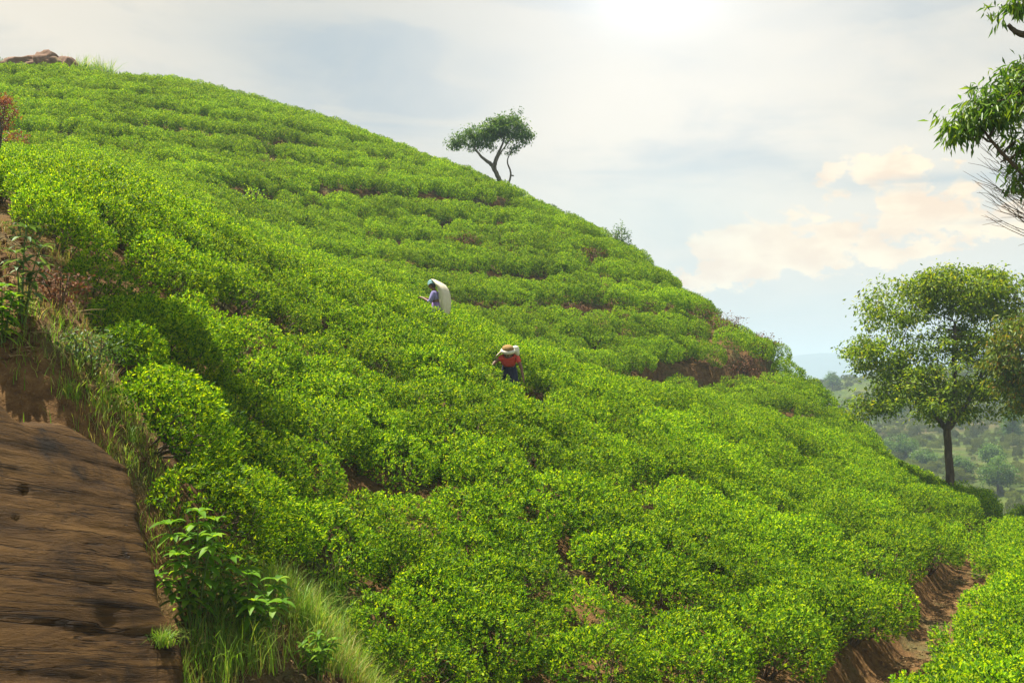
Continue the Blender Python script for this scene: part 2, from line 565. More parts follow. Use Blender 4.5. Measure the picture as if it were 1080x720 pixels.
BARE = [
    (300, 690, 9.5), (200, 640, 9.2), (190, 540, 10.4), (250, 610, 10.2), (340, 640, 10.6),
    (0, 400, 8.8), (0, 330, 9.9), (0, 240, 12), (50, 340, 10.6), (100, 450, 9.6), (60, 420, 9.3), (150, 490, 10.0), (60, 270, 12.2),
    (0, 600, 9.0), (100, 720, 8.9), (0, 720, 8.7), (100, 560, 9.3), (-150, 600, 9.0), (-200, 400, 9.2), (-200, 250, 12), (-200, 210, 16),
]
SKYLINE = [(-250, 60, 62), (-120, 62, 63), (0, 71, 64), (80, 76, 66), (150, 86, 66), (230, 98, 67), (300, 119, 67), (370, 139, 68), (430, 165, 68), (480, 185, 69), (530, 207, 69), (600, 258, 67), (660, 281, 64), (700, 304, 61), (740, 331, 57), (780, 365, 53), (810, 394, 50)]
GULLY = [(0,172,29.5),(100,186,30),(200,228,30.5),(300,276,31),(380,304,31.5),(460,336,32),(560,375,32),(640,404,33)]
ctr = []
for p in TEA:
    x, y, z = U(*p); ctr.append((x, y, z - BH))
for p in GULLY:
    x, y, z = U(*p); ctr.append((x, y, z - BH))
for p in BARE:
    ctr.append(U(*p))
for p in SKYLINE:
    x, y, z = U(*p)
    z -= BH
    ctr.append((x, y, z))
    for dd, dz in ((13, 4.5), (38, 22)):
        k = 1 + dd / y
        ctr.append((x * k, y + dd, z - dz))
for p in ((870, 430, 46), (955, 516, 40), (1030, 554, 36), (1085, 545, 33), (1200, 575, 26)):
    x, y, z = U(*p)
    for dd, dz in ((9, 4.5), (26, 15)):
        k = 1 + dd / y
        ctr.append((x * k, y + dd, z - BH - dz))
for p in ((-4, 5, -2.7), (0, 5, -3.3), (4, 6, -3.6), (9, 6, -3.9), (0, 8.5, -3.5), (4, 8.5, -3.7), (18, 8, -4.6), (30, 12, -7), (36, 30, -13),
          (40, 60, -26), (20, 85, -26), (-14, 6, -1.4), (-30, 8, 0.5), (-45, 20, 6), (-50, 8, 2)):
    ctr.append(p)
ctr = np.array(ctr, float)


class TPS:
    def __init__(self, pts, lam=0.002, s=20.0):
        self.s = s
        P = pts[:, :2] / s
        n = len(P)
        K = self._phi(np.linalg.norm(P[:, None] - P[None], axis=2)) + lam * np.eye(n)
        A = np.zeros((n + 3, n + 3))
        A[:n, :n] = K
        A[:n, n] = 1; A[:n, n + 1:] = P
        A[n, :n] = 1; A[n + 1:, :n] = P.T
        b = np.zeros(n + 3); b[:n] = pts[:, 2]
        self.w = np.linalg.solve(A, b)
        self.P = P
    @staticmethod
    def _phi(r):
        return np.where(r > 1e-9, r * r * np.log(r + 1e-12), 0)
    def __call__(self, x, y):
        x = np.asarray(x, float); y = np.asarray(y, float)
        sh = x.shape
        Q = np.stack([x.ravel(), y.ravel()], 1) / self.s
        out = np.empty(len(Q))
        n = len(self.P)
        for i in range(0, len(Q), 20000):
            q = Q[i:i + 20000]
            out[i:i + 20000] = self._phi(np.linalg.norm(q[:, None] - self.P[None], axis=2)) @ self.w[:n] + self.w[n] + q @ self.w[n + 1:]
        return out.reshape(sh)


h_base = TPS(ctr)


def cast(px, py, lift=BH, y0=6.0, y1=95.0):
    """first point where the view ray through a photo pixel meets the tea canopy (or the soil with lift=0)"""
    Y = np.arange(y0, y1, 0.05)
    X = (px - CX) / FPX * Y
    Z = (HY - py) / FPX * Y
    below = Z < h_base(X, Y) + lift
    i = int(np.argmax(below))
    if not below[i]:
        i = int(np.argmin(Z - h_base(X, Y) - lift))
    return float(X[i]), float(Y[i])


def polyline(px, **kw):
    return np.array([cast(a, b, **kw) for a, b in px])


PATHS = [   # points, half width, depth of the cut, height of the bank on the uphill side
    (polyline([(1046, 540), (1034, 558), (1012, 590), (988, 628), (962, 660), (915, 700), (866, 730), (770, 752), (650, 754), (540, 760), (470, 785)], lift=0.25), 0.46, 0.40, 0.06),
    (polyline([(700, 398), (722, 402), (745, 402), (772, 396), (800, 385), (822, 372)], lift=0.3, y0=33), 0.45, 0.15, 0.60),
    (polyline([(240, 206), (330, 208), (400, 209), (440, 211), (480, 216), (520, 219), (553, 217), (572, 224)], lift=0.3, y0=33), 0.25, 0.15, 0.45),
    (polyline([(505, 222), (530, 250), (560, 285), (585, 310)], lift=0.3, y0=33), 0.02, 0.15, 0.0),
    (polyline([(470, 292), (540, 296), (600, 318), (645, 345), (690, 372)], lift=0.3, y0=33), 0.02, 0.1, 0.1),
    (polyline([(140, 162), (180, 190), (240, 206)], lift=0.3, y0=30), 0.1, 0.1, 0.1),
    (polyline([(720, 335), (750, 350), (775, 362), (790, 378)], lift=0.3, y0=33), 0.35, 0.15, 0.3),
]
GAPROWS = [polyline(p, lift=0.4) for p in (
    [(215, 440), (225, 462)], [(345, 520), (400, 515), (450, 490)], [(575, 552), (600, 550)],
    [(690, 497), (660, 520)], [(655, 690), (690, 640)], [(820, 455), (850, 470)], [(110, 255), (130, 285)],
    [(200, 325), (240, 330)], [(90, 300), (120, 310)], [(780, 505), (830, 530)], [(730, 460), (760, 475)])]
GAPSPOTS = [(cast(a, b, lift=0.4, y0=yy), r) for a, b, yy, r in (
    (490, 262, 33, 0.75), (625, 276, 33, 0.8), (605, 332, 33, 0.7), (745, 345, 33, 1.0), (765, 356, 33, 0.9), (298, 123, 40, 0.6), (290, 168, 33, .6),
    (530, 262, 33, .5), (545, 430, 10, 0.35), (355, 525, 10, 0.6), (655, 440, 10, .4), (250, 130, 40, .5), (150, 125, 40, .6), (60, 110, 40, .6), (170, 118, 40, .5))]


def seg_dist(x, y, poly):
    """distance to a polyline and nearest point"""
    best = np.full(x.shape, 1e9)
    bx = np.zeros_like(x); by = np.zeros_like(x)
    for (ax, ay), (cx, cy) in zip(poly[:-1], poly[1:]):
        ux, uy = cx - ax, cy - ay
        t = np.clip(((x - ax) * ux + (y - ay) * uy) / (ux * ux + uy * uy + 1e-9), 0, 1)
        qx, qy = ax + t * ux, ay + t * uy
        d = np.hypot(x - qx, y - qy)
        m = d < best
        best = np.where(m, d, best); bx = np.where(m, qx, bx); by = np.where(m, qy, by)
    return best, bx, by


def ground(x, y):
    x = np.asarray(x, float); y = np.asarray(y, float)
    h = h_base(x, y)
    e = 0.3
    gx = (h_base(x + e, y) - h) / e
    gy = (h_base(x, y + e) - h) / e
    add = np.zeros_like(h)
    for poly, hw, dep, bank in PATHS:
        d, qx, qy = seg_dist(x, y, poly)
        side = ((x - qx) * gx + (y - qy) * gy) > 0
        add = add - dep * (1 - smoothstep(hw * 0.7, hw + 0.35, d))
        up = bank * smoothstep(hw * 0.8, hw + 0.25, d) * np.exp(-np.maximum(d - hw, 0) / 2.5)
        add = add + np.where(side, up, 0)
    # contour terraces: benches with a steeper front, worn and uneven
    for per, k, m_ in ((1.55, 0.32, smoothstep(31, 36, y) * (1 - smoothstep(56, 60, y))), (1.15, 0.25, smoothstep(12, 15, y) * (1 - smoothstep(29, 33, y)))):
        q = h / per + 0.35 * fbm(x * 0.14 + per, y * 0.14)
        fr = q - np.floor(q)
        add = add + m_ * k * per * (smoothstep(0.55, 1.0, fr) - fr) * np.clip(0.6 + 1.6 * fbm(x * 0.09 + 31, y * 0.09), 0.15, 1.1)
    h = h + add + 0.16 * fbm(x * 0.8, y * 0.8) + 0.07 * fbm(x * 3.1, y * 3.1, 3) + 0.45 * fbm(x * 0.13 + 5, y * 0.13)
    return h


def gz(x, y):
    return float(ground(np.array([x]), np.array([y]))[0])


def build_terrain():
    xs = np.arange(-56, 42.01, 0.22)
    ys = np.arange(3.0, 102.01, 0.22)
    X, Y = np.meshgrid(xs, ys)
    Z = ground(X, Y)
    edge = np.minimum.reduce([X - xs[0], xs[-1] - X, ys[-1] - Y])
    Z = Z - 30 * (1 - smoothstep(0, 7, edge))
    V = np.stack([X, Y, Z], -1).reshape(-1, 3)
    ny, nx = X.shape
    i = (np.arange(ny - 1)[:, None] * nx + np.arange(nx - 1)[None]).ravel()
    F = np.stack([i, i + 1, i + nx + 1, i + nx], 1)
    o = link_mesh('hillside_terrain', np_mesh('hillside_terrain', V, F), M['soil'], smooth=True)
    tag(o, kind='structure')


build_terrain()

VAL = [U(*p) for p in ((875, 410, 320), (915, 404, 310), (950, 396, 300), (1080, 376, 270), (1250, 352, 260), (1500, 320, 250), (900, 440, 230), (1000, 440, 215), (1080, 440, 205),
                       (1250, 440, 200), (1500, 430, 190), (950, 480, 165), (1050, 500, 140), (1050, 524, 118), (1200, 530, 110))]
VAL += [(20, 75, -24), (0, 105, -30), (-40, 130, -30), (40, 62, -26), (80, 50, -26), (120, 90, -14), (-150, 150, -30), (0, 330, -34), (60, 380, -30), (180, 400, -18), (130, 360, -22),
        (-200, 300, -34), (330, 300, 26), (330, 100, 8), (330, -80, -10), (-330, 0, -20), (0, -300, -14), (-60, 60, -26), (0, 40, -26), (0, 10, -16), (30, 20, -22), (-30, 20, -20), (60, 10, -18)]
h_val = TPS(np.array(VAL, float), 0.001, 100.0)


def valley(x, y):
    x = np.asarray(x, float); y = np.asarray(y, float)
    r = np.hypot(x, y)
    cx_, cy_ = np.clip(x, -420, 420), np.clip(y, -420, 480)
    h = np.clip(h_val(cx_, cy_), -38, 40)
    h = h + 5.0 * fbm(x * 0.02, y * 0.02) * smoothstep(90, 160, r) + 1.6 * fbm(x * 0.09, y * 0.09, 3)
    return h * (1 - smoothstep(380, 620, r)) - 34 * smoothstep(380, 620, r)


def build_valley():
    s = np.linspace(-1, 1, 261)
    g = 330 * s + 3700 * s ** 7
    X, Y = np.meshgrid(g, g)
    Z = valley(X, Y)
    V = np.stack([X, Y, Z], -1).reshape(-1, 3)
    ny, nx = X.shape
    i = (np.arange(ny - 1)[:, None] * nx + np.arange(nx - 1)[None]).ravel()
    F = np.stack([i, i + 1, i + nx + 1, i + nx], 1)
    o = link_mesh('ground', np_mesh('ground', V, F), M['valley'], smooth=True)
    tag(o, kind='structure')
    # flat-topped mountain far off
    nu, nv = 160, 40
    V, F = [], []
    Yc = 2600.0
    for a in range(nu + 1):
        u = a / nu
        x = 737 + u * 1100
        top = 67 + 3.0 * float(fbm(np.array([x * 0.012]), np.array([2.0]))[0]) * 2 + 6 * smoothstep(0, 0.4, u)
        top *= min(1.0, 0.30 + 4.5 * max(0.0, u) ** 0.55) if u < 0.09 else 1.0
        for b_ in range(nv + 1):
            v = b_ / nv
            if v < 0.5:
                k = v / 0.5
                y = Yc - 170 * (1 - k) + 25 * float(fbm(np.array([x * 0.01]), np.array([k * 3]))[0])
                z = -40 + (top + 40) * (k ** 0.65 if k < 1 else 1)
            else:
                k = (v - 0.5) / 0.5
                y = Yc + 500 * k
                z = top - (top + 42) * k ** 3
            V.append((x, y, z + 4 * float(fbm(np.array([x * 0.03]), np.array([y * 0.03]))[0])))
    for a in range(nu):
        for b_ in range(nv):
            q = a * (nv + 1) + b_
            F.append((q, q + nv + 1, q + nv + 2, q + 1))
    # end cap so that the near end is a solid cliff
    base = len(V)
    for b_ in range(nv + 1):
        V.append((V[b_][0] + 2, V[b_][1], -42))
    for b_ in range(nv):
        F.append((b_, b_ + 1, base + b_ + 1, base + b_))
    o = link_mesh('mountain', np_mesh('mountain', np.array(V), np.array(F)), M['mesa'], smooth=True)
    tag(o, kind='structure')


build_valley()


def build_haze():
    x0, x1, y0, y1, z0, z1 = -3990, 3990, -3990, 3990, -62, 96
    V = [(x, y, z) for z in (z0, z1) for y in (y0, y1) for x in (x0, x1)]
    F = [(0, 2, 3, 1), (4, 5, 7, 6), (0, 1, 5, 4), (2, 6, 7, 3), (0, 4, 6, 2), (1, 3, 7, 5)]
    m, b = new_mat('haze_air')
    vol = b.n('ShaderNodeVolumePrincipled')
    vol.inputs['Color'].default_value = (0.60, 0.74, 0.90, 1)
    vol.inputs['Density'].default_value = 0.0007
    vol.inputs['Anisotropy'].default_value = 0.0
    out = b.n('ShaderNodeOutputMaterial')
    b.t.links.new(vol.outputs[0], out.inputs['Volume'])
    o = link_mesh('haze', np_mesh('haze', np.array(V), np.array(F)), m)
    tag(o, kind='stuff')


build_haze()


# ------------------------------------------------------------------ rock face at the left
def build_rock():
    A, B, C = Vector(U(0, 720, 6.7)), Vector(U(205, 720, 8.2)), Vector(U(0, 400, 8.5))
    ex = (B - A).normalized()
    n = ex.cross(C - A).normalized()
    if n.y > 0:
        n = -n
    ez = n.cross(ex).normalized()
    if ez.z < 0:
        ez = -ez
    def on_plane(px, py):
        d = Vector(((px - CX) / FPX, 1, (HY - py) / FPX))
        P = d * (A.dot(n) / d.dot(n)) - A
        return (P.dot(ex), P.dot(ez))
    outline = [on_plane(*p) for p in ((-260, 860), (-260, 400), (-100, 395), (0, 402), (25, 428), (68, 428), (112, 456), (148, 488), (158, 520), (164, 560), (178, 600),
                                      (186, 640), (206, 664), (214, 700), (205, 760), (215, 860))]
    poly = np.array(outline)
    us = np.arange(poly[:, 0].min() - 0.3, poly[:, 0].max() + 0.3, 0.03)
    vs = np.arange(poly[:, 1].min() - 0.3, poly[:, 1].max() + 0.3, 0.03)
    Ug, Vg = np.meshgrid(us, vs)
    d, _, _ = seg_dist(Ug, Vg, np.concatenate([poly, poly[:1]]))
    inside = np.zeros(Ug.shape, bool)
    for (x1, y1), (x2, y2) in zip(poly, np.roll(poly, -1, 0)):
        c = ((y1 > Vg) != (y2 > Vg)) & (Ug < (x2 - x1) * (Vg - y1) / (y2 - y1 + 1e-12) + x1)
        inside ^= c
    sd = np.where(inside, d, -d) + 0.05 * fbm(Ug * 4, Vg * 4)
    W = np.zeros_like(Ug)
    # weathered ledges: shallow steps of uneven height, wandering along the face
    lay = Vg * 2.4 + 0.55 * fbm(Ug * 0.8, Vg * 0.8) + 0.12 * fbm(Ug * 4, Vg * 3)
    fr = lay - np.floor(lay)
    depth = 0.3 + 0.7 * vnoise(np.floor(lay) * 7.3, Ug * 0.7)
    W += (smoothstep(0.0, 0.10, fr) - smoothstep(0.72, 1.0, fr)) * 0.026 * depth * (0.10 + 0.90 * smoothstep(1.9, 0.3, Vg))
    W += 0.13 * fbm(Ug * 0.7 + 3, Vg * 0.7) + 0.03 * fbm(Ug * 1.5, Vg * 4) + 0.022 * fbm(Ug * 1.1, Vg * 17, 3) + 0.012 * fbm(Ug * 6, Vg * 36, 3)
    for (pu, pv), r, k in ((on_plane(28, 516), 0.04, 0.03), (on_plane(20, 545), 0.03, 0.02), (on_plane(115, 655), 0.12, 0.03)):
        W -= k * np.exp(-(((Ug - pu) / r) ** 2 + ((Vg - pv) / r) ** 2))
    W -= 0.22 * (1 - smoothstep(0.0, 0.30, sd)) ** 2
    W -= np.clip(-sd, 0, 0.3) * 6.0
    P = np.stack([Ug, Vg, W], -1)
    ny, nx = Ug.shape
    i = (np.arange(ny - 1)[:, None] * nx + np.arange(nx - 1)[None]).ravel()
    F = np.stack([i, i + 1, i + nx + 1, i + nx], 1)
    keep = (sd.ravel()[F].max(1) > -0.29)
    F = F[keep]
    used = np.unique(F)
    rm = -np.ones(ny * nx, int)
    rm[used] = np.arange(len(used))
    o = link_mesh('rock_face', np_mesh('rock_face', P.reshape(-1, 3)[used], rm[F]), M['rock'], smooth=True)
    o.matrix_world = Matrix(((ex.x, ez.x, n.x, A.x), (ex.y, ez.y, n.y, A.y), (ex.z, ez.z, n.z, A.z), (0, 0, 0, 1)))
    tag(o, 'bare brown rock face with dark water stains in the lower left corner', 'rock')
    return A, ex, ez, n, on_plane


RA, REX, REZ, RN, rock_uv = build_rock()


# ------------------------------------------------------------------ tea bushes
def bush_meshes(k):
    g = Geo()
    ns = 1000
    d = rvec(ns * 3)
    d = d[d[:, 2] > -0.55][:ns]
    ns = len(d)
    pw = 3.2
    rho = (np.hypot(d[:, 0], d[:, 1]) ** pw + np.abs(d[:, 2]) ** pw) ** (-1 / pw)
    ph = RNG.random(6) * 6.28
    an = np.arctan2(d[:, 1], d[:, 0])
    lump = 1 + 0.08 * np.sin(2 * an + ph[0]) + 0.06 * np.sin(3 * an + ph[1]) + 0.06 * np.sin(5 * an + ph[2])
    depth = 1 - 0.30 * RNG.random(ns) ** 2
    Rr, Hh = 0.66, 0.36
    P = np.stack([d[:, 0] * rho * Rr * lump, d[:, 1] * rho * Rr * lump, 0.40 + d[:, 2] * rho * Hh], 1)
    P[:, 2] += 0.06 * np.sin(P[:, 0] * 7 + ph[3]) + 0.06 * np.sin(P[:, 1] * 8 + ph[4])
    Cc = np.array([0, 0, 0.36])
    P = Cc + (P - Cc) * depth[:, None]
    N = d * np.array([1 / Rr, 1 / Rr, 1 / Hh]) * 0.5
    N /= np.linalg.norm(N, axis=1, keepdims=True)
    ax = N * 0.7 + np.array([0, 0, 0.55]) + rvec(ns) * 0.35
    ax /= np.linalg.norm(ax, axis=1, keepdims=True)
    nl = 6
    for j in range(nl):
        r1 = rvec(ns)
        side = np.cross(ax, r1)
        side /= np.linalg.norm(side, axis=1, keepdims=True)
        spread = 0.35 + 1.1 * RNG.random(ns)[:, None] if j else 0.25 * np.ones((ns, 1))
        D = ax + side * spread
        D /= np.linalg.norm(D, axis=1, keepdims=True)
        base = P + ax * (0.05 * (1 - j / nl) - 0.02) + rvec(ns) * 0.02
        Nn = ax - D * np.sum(ax * D, 1, keepdims=True) + rvec(ns) * 0.25
        L = (0.035 + 0.029 * RNG.random(ns)) * (0.75 if j == 0 else 1.0)
        g.leaves(base, D, Nn, L, L * 0.46, 0.12)
    fol = g.mesh('tea_foliage')
    s = Geo()
    for j in range(9):
        a = RNG.random() * 6.28
        q = 0.12 + 0.28 * RNG.random()
        e = np.array([math.cos(a) * q, math.sin(a) * q, 0.34 + 0.14 * RNG.random()])
        b0 = np.array([math.cos(a) * 0.04, math.sin(a) * 0.04, -0.12])
        m1 = (b0 + e) / 2 + np.array([0, 0, -0.05]) + RNG.normal(size=3) * 0.04
        s.tube([b0, m1, e], [0.020, 0.014, 0.006], 5)
        for _ in range(2):
            e2 = e + RNG.normal(size=3) * 0.07 + np.array([0, 0, 0.06])
            s.tube([e, (e + e2) / 2 + RNG.normal(size=3) * 0.02, e2], [0.006, 0.004, 0.002], 4)
    return fol, s.mesh('tea_stem')


NVAR = 7
BUSH = [bush_meshes(k) for k in range(NVAR)]
for f_, s_ in BUSH:
    f_.materials.append(M['tea'])
    s_.materials.append(M['twig'])


def poly_xy(px, lift=0.0):
    return polyline(px, lift=lift)


# bare/grassy ground: no tea here
bank_poly = poly_xy([(-300, 215), (0, 226), (30, 232), (60, 262), (92, 312), (104, 372), (110, 415), (128, 468), (150, 512), (160, 560), (222, 602), (300, 622), (362, 668), (412, 735), (440, 800), (300, 800), (0, 800), (-300, 760)])


def in_poly(x, y, poly):
    ins = np.zeros(x.shape, bool)
    for (x1, y1), (x2, y2) in zip(poly, np.roll(poly, -1, 0)):
        c = ((y1 > y) != (y2 > y)) & (x < (x2 - x1) * (y - y1) / (y2 - y1 + 1e-12) + x1)
        ins ^= c
    return ins


top_poly_c = cast(70, 76, lift=0.2, y0=45)
PEOPLE_XY = [cast(461, 331, lift=0.75), cast(537, 384, lift=0.7)]
TALL_TREE = cast(1003, 499, lift=0.25)
UMB_TREE = cast(529, 194, lift=0.2, y0=50)


def plan_bushes():
    step = 0.80
    xs = np.arange(-52, 36, step)
    ys = np.arange(7.5, 86, step)
    X, Y = np.meshgrid(xs, ys)
    X = X + (RNG.random(X.shape) - 0.5) * step * 0.75
    Y = Y + (RNG.random(Y.shape) - 0.5) * step * 0.75
    x, y = X.ravel(), Y.ravel()
    # draw the plants together into rows along the contours
    for _ in range(3):
        h = h_base(x, y) + 0.8 * fbm(x * 0.10, y * 0.10)
        e = 0.25
        gx = (h_base(x + e, y) - h_base(x - e, y)) / (2 * e)
        gy = (h_base(x, y + e) - h_base(x, y - e)) / (2 * e)
        g2 = gx * gx + gy * gy + 0.02
        g = np.sqrt(g2)
        row = 1.0 * np.clip(g, 0.22, 0.9)
        row = np.where(g > 0, 0.42, row)
        ph = h / row
        dh = (np.round(ph) - ph) * row
        kx, ky = gx / g2 * dh, gy / g2 * dh
        ln = np.hypot(kx, ky) + 1e-9
        lim = np.minimum(ln, 0.22) / ln
        x = x + kx * lim * 0.6
        y = y + ky * lim * 0.6
    # thin out plants that came too close together
    order = RNG.permutation(len(x))
    cell = {}
    keep = []
    for i in order:
        cx_, cy_ = int(x[i] // 0.8), int(y[i] // 0.8)
        ok = True
        for a in (-1, 0, 1):
            for b_ in (-1, 0, 1):
                for j in cell.get((cx_ + a, cy_ + b_), ()):
                    if (x[i] - x[j]) ** 2 + (y[i] - y[j]) ** 2 < 0.66 ** 2:
                        ok = False; break
                if not ok: break
            if not ok: break
        if ok:
            cell.setdefault((cx_, cy_), []).append(i)
            keep.append(i)
    keep = np.array(keep)
    x, y = x[keep], y[keep]
    ok = ~in_poly(x, y, bank_poly)
    dpath = np.full(len(x), 1e9)
    for poly, hw, dep, bank in PATHS:
        d, _, _ = seg_dist(x, y, poly)
        ok &= d > hw + 0.10
        if dep > 0.3:
            dn = y < np.interp(x, poly[::-1, 0], poly[::-1, 1])
            ok &= ~(dn & (d < hw + 0.28) & (x > poly[5, 0]))
    dpath = seg_dist(x, y, PATHS[0][0])[0]
    for poly in GAPROWS:
        ok &= seg_dist(x, y, poly)[0] > 0.34
    for (a, b_), r in GAPSPOTS:
        ok &= np.hypot(x - a, y - b_) > r + 0.05
    for (a, b_) in PEOPLE_XY:
        ok &= np.hypot(x - a, y - b_) > 0.42
    a, b_ = PEOPLE_XY[1]
    ok &= ~((np.abs(x - a) < 0.95) & (y < b_ + 0.15) & (y > b_ - 0.85))
    for (a, b_) in (TALL_TREE,):
        ok &= np.hypot(x - a, y - b_) > 0.7
    # below the path there are bushes only in the strip on the right
    p0 = PATHS[0][0]
    below = y < np.interp(x, p0[::-1, 0], p0[::-1, 1])
    ok &= ~(below & (x < p0[6, 0] + 0.1))
    # nothing at all in the half-bare rocky crown of the hill
    ok &= ~((y > 59.2 + 0.10 * (x + 30)) & (CX + FPX * x / y < 152))
    # broken terrace lines: short stretches of the contour rows stand open
    q = h_base(x, y) / 1.55 + 0.35 * fbm(x * 0.14 + 1.55, y * 0.14)
    fr = q - np.floor(q)
    ok &= ~((y > 34) & (fr > 0.66) & (fr < 0.84) & (fbm(x * 0.07 + 9, y * 0.25) > -0.10))
    q = h_base(x, y) / 1.15 + 0.35 * fbm(x * 0.14 + 1.15, y * 0.14)
    fr = q - np.floor(q)
    ok &= ~((y <= 34) & (y > 13) & (fr > 0.70) & (fr < 0.78) & (fbm(x * 0.25 + 40, y * 0.25 + 11) > 0.10))
    # random misses
    ok &= RNG.random(len(x)) > 0.004
    x, y, dpath = x[ok], y[ok], dpath[ok]
    z = ground(x, y)
    # view frustum with a margin
    px = CX + FPX * x / y
    py = HY - FPX * (z + 0.6) / y
    vis = (px > -260) & (px < 1340) & (py < 860)
    # drop those well hidden behind the hill
    for t in np.linspace(0.45, 0.985, 40):
        vis &= ~(h_base(x * t, y * t) + 0.1 > (z + BH + 1.1) * t)
    x, y, z, px, py, dpath = [q[vis] for q in (x, y, z, px, py, dpath)]
    return x, y, z, px, py, dpath


bx, by, bz, bpx, bpyy, bdp = plan_bushes()
e_ = 0.4
bnx = -(h_base(bx + e_, by) - h_base(bx - e_, by)) / (2 * e_)
bny = -(h_base(bx, by + e_) - h_base(bx, by - e_)) / (2 * e_)
NB_ = len(bx)
b_rot = np.zeros((NB_, 3))
b_scl = 1.00 + 0.22 * RNG.random(NB_) + 0.15 * fbm(bx * 0.3, by * 0.3)
b_idx = RNG.integers(0, NVAR, NB_)
b_scl = b_scl * (0.84 + 0.16 * smoothstep(0.3, 1.6, seg_dist(bx, by, bank_poly)[0]))
for i in range(NB_):
    up = Vector((bnx[i] * 0.75, bny[i] * 0.75, 1)).normalized()
    q = Vector((0, 0, 1)).rotation_difference(up) @ Quaternion((0, 0, 1), RNG.random() * 6.283)
    b_rot[i] = q.to_euler('XYZ')

dist = np.sqrt(bx ** 2 + by ** 2 + bz ** 2)
inframe = (bpx > -45) & (bpx < 1125) & (bpyy < 770)
order = np.argsort(np.where(inframe, dist, 1e9))
near = order[:300]
isnear = np.zeros(NB_, bool)
isnear[near] = True

BUSH_LABELS = {
    'strip': ('green tea bush in the strip on the right side of the earth path', 'tea bushes right of the earth path'),
    'edge': ('tea bush with bare stems at its foot lining the left bank of the earth path', 'tea bushes along the bank of the earth path'),
    'rock': ('tea bush at the left end of the slope beside the rock and grassy bank', 'tea bushes beside the grassy bank'),
    'face': ('clipped yellow green tea bush on the open lower slope below the pickers', 'tea bushes on the lower slope'),
}
bank_d = seg_dist(bx, by, bank_poly)[0]
for n_, i in enumerate(near):
    # which side of the path
    p0 = PATHS[0][0]
    yy = np.interp(by[i], p0[::-1, 1], p0[::-1, 0])
    right = bx[i] > yy and by[i] > 11.0 and bpx[i] > 860
    if right: zone = 'strip'
    elif bdp[i] < 1.35: zone = 'edge'
    elif bank_d[i] < 1.3: zone = 'rock'
    else: zone = 'face'
    lab, grp = BUSH_LABELS[zone]
    f_, s_ = BUSH[b_idx[i]]
    o = bpy.data.objects.new('tea_bush', None)
    o.empty_display_size = 0.2
    COL.objects.link(o)
    o.location = (bx[i], by[i], bz[i])
    o.rotation_euler = b_rot[i]
    o.scale = (b_scl[i],) * 3
    tag(o, lab, 'tea bush', grp)
    c = bpy.data.objects.new('foliage', f_); COL.objects.link(c); c.parent = o
    c = bpy.data.objects.new('stem', s_); COL.objects.link(c); c.parent = o
    if n_ < 1:
        pass

# one hidden-by-nothing prototype per mesh for the scatter comes from the real bushes
PROTO = []
for k in range(NVAR):
    PROTO.append(next(o for o in COL.objects if o.type == 'MESH' and o.data == BUSH[k][0]))


def scatter(name, pts, rots, scls, idxs, protos, mat=None):
    me = bpy.data.meshes.new(name)
    me.from_pydata([tuple(p) for p in pts], [], [])
    a = me.attributes.new('rot', 'FLOAT_VECTOR', 'POINT'); a.data.foreach_set('vector', np.asarray(rots, np.float32).ravel())
    a = me.attributes.new('scl', 'FLOAT_VECTOR', 'POINT')
    sc = np.asarray(scls, np.float32)
    if sc.ndim == 1:
        sc = np.repeat(sc[:, None], 3, 1)
    a.data.foreach_set('vector', sc.ravel())
    a = me.attributes.new('idx', 'INT', 'POINT'); a.data.foreach_set('value', np.asarray(idxs, np.int32))
    o = bpy.data.objects.new(name, me)
    COL.objects.link(o)
    ng = bpy.data.node_groups.new(name, 'GeometryNodeTree')
    ng.interface.new_socket('Geometry', in_out='INPUT', socket_type='NodeSocketGeometry')
    ng.interface.new_socket('Geometry', in_out='OUTPUT', socket_type='NodeSocketGeometry')
    N, L = ng.nodes, ng.links
    gi, go = N.new('NodeGroupInput'), N.new('NodeGroupOutput')
    iop = N.new('GeometryNodeInstanceOnPoints')
    jg = N.new('GeometryNodeJoinGeometry')
    for p in protos:
        oi = N.new('GeometryNodeObjectInfo')
        oi.inputs['Object'].default_value = p
        oi.inputs['As Instance'].default_value = True
        L.new(oi.outputs['Geometry'], jg.inputs[0])
    def attr(nm, ty):
        at = N.new('GeometryNodeInputNamedAttribute')
        at.data_type = ty
        at.inputs['Name'].default_value = nm
        return next(s for s in at.outputs if s.enabled)
    L.new(gi.outputs[0], iop.inputs['Points'])
    L.new(jg.outputs[0], iop.inputs['Instance'])
    iop.inputs['Pick Instance'].default_value = True
    L.new(attr('idx', 'INT'), iop.inputs['Instance Index'])
    e2r = N.new('FunctionNodeEulerToRotation')
    L.new(attr('rot', 'FLOAT_VECTOR'), e2r.inputs[0])
    L.new(e2r.outputs[0], iop.inputs['Rotation'])
    L.new(attr('scl', 'FLOAT_VECTOR'), iop.inputs['Scale'])
    last = iop.outputs[0]
    if mat is not None:
        sm = N.new('GeometryNodeSetMaterial')
        sm.inputs['Material'].default_value = mat
        L.new(last, sm.inputs[0])
        last = sm.outputs[0]
    L.new(last, go.inputs[0])
    md = o.modifiers.new('scatter', 'NODES')
    md.node_group = ng
    return o


rest = np.where(~isnear)[0]
o = scatter('tea_bushes', np.stack([bx, by, bz], 1)[rest], b_rot[rest], b_scl[rest], b_idx[rest], PROTO)
tag(o, 'thousands of clipped tea bushes covering the upper slopes in contour rows', 'tea bushes', kind='stuff')
print('BUSHES', NB_, 'rest', len(rest), 'max near dist', dist[near].max())


# ------------------------------------------------------------------ trees
def bezier(a, c, b, n):
    t = np.linspace(0, 1, n)[:, None]
    return (1 - t) ** 2 * a + 2 * t * (1 - t) * c + t ** 2 * b


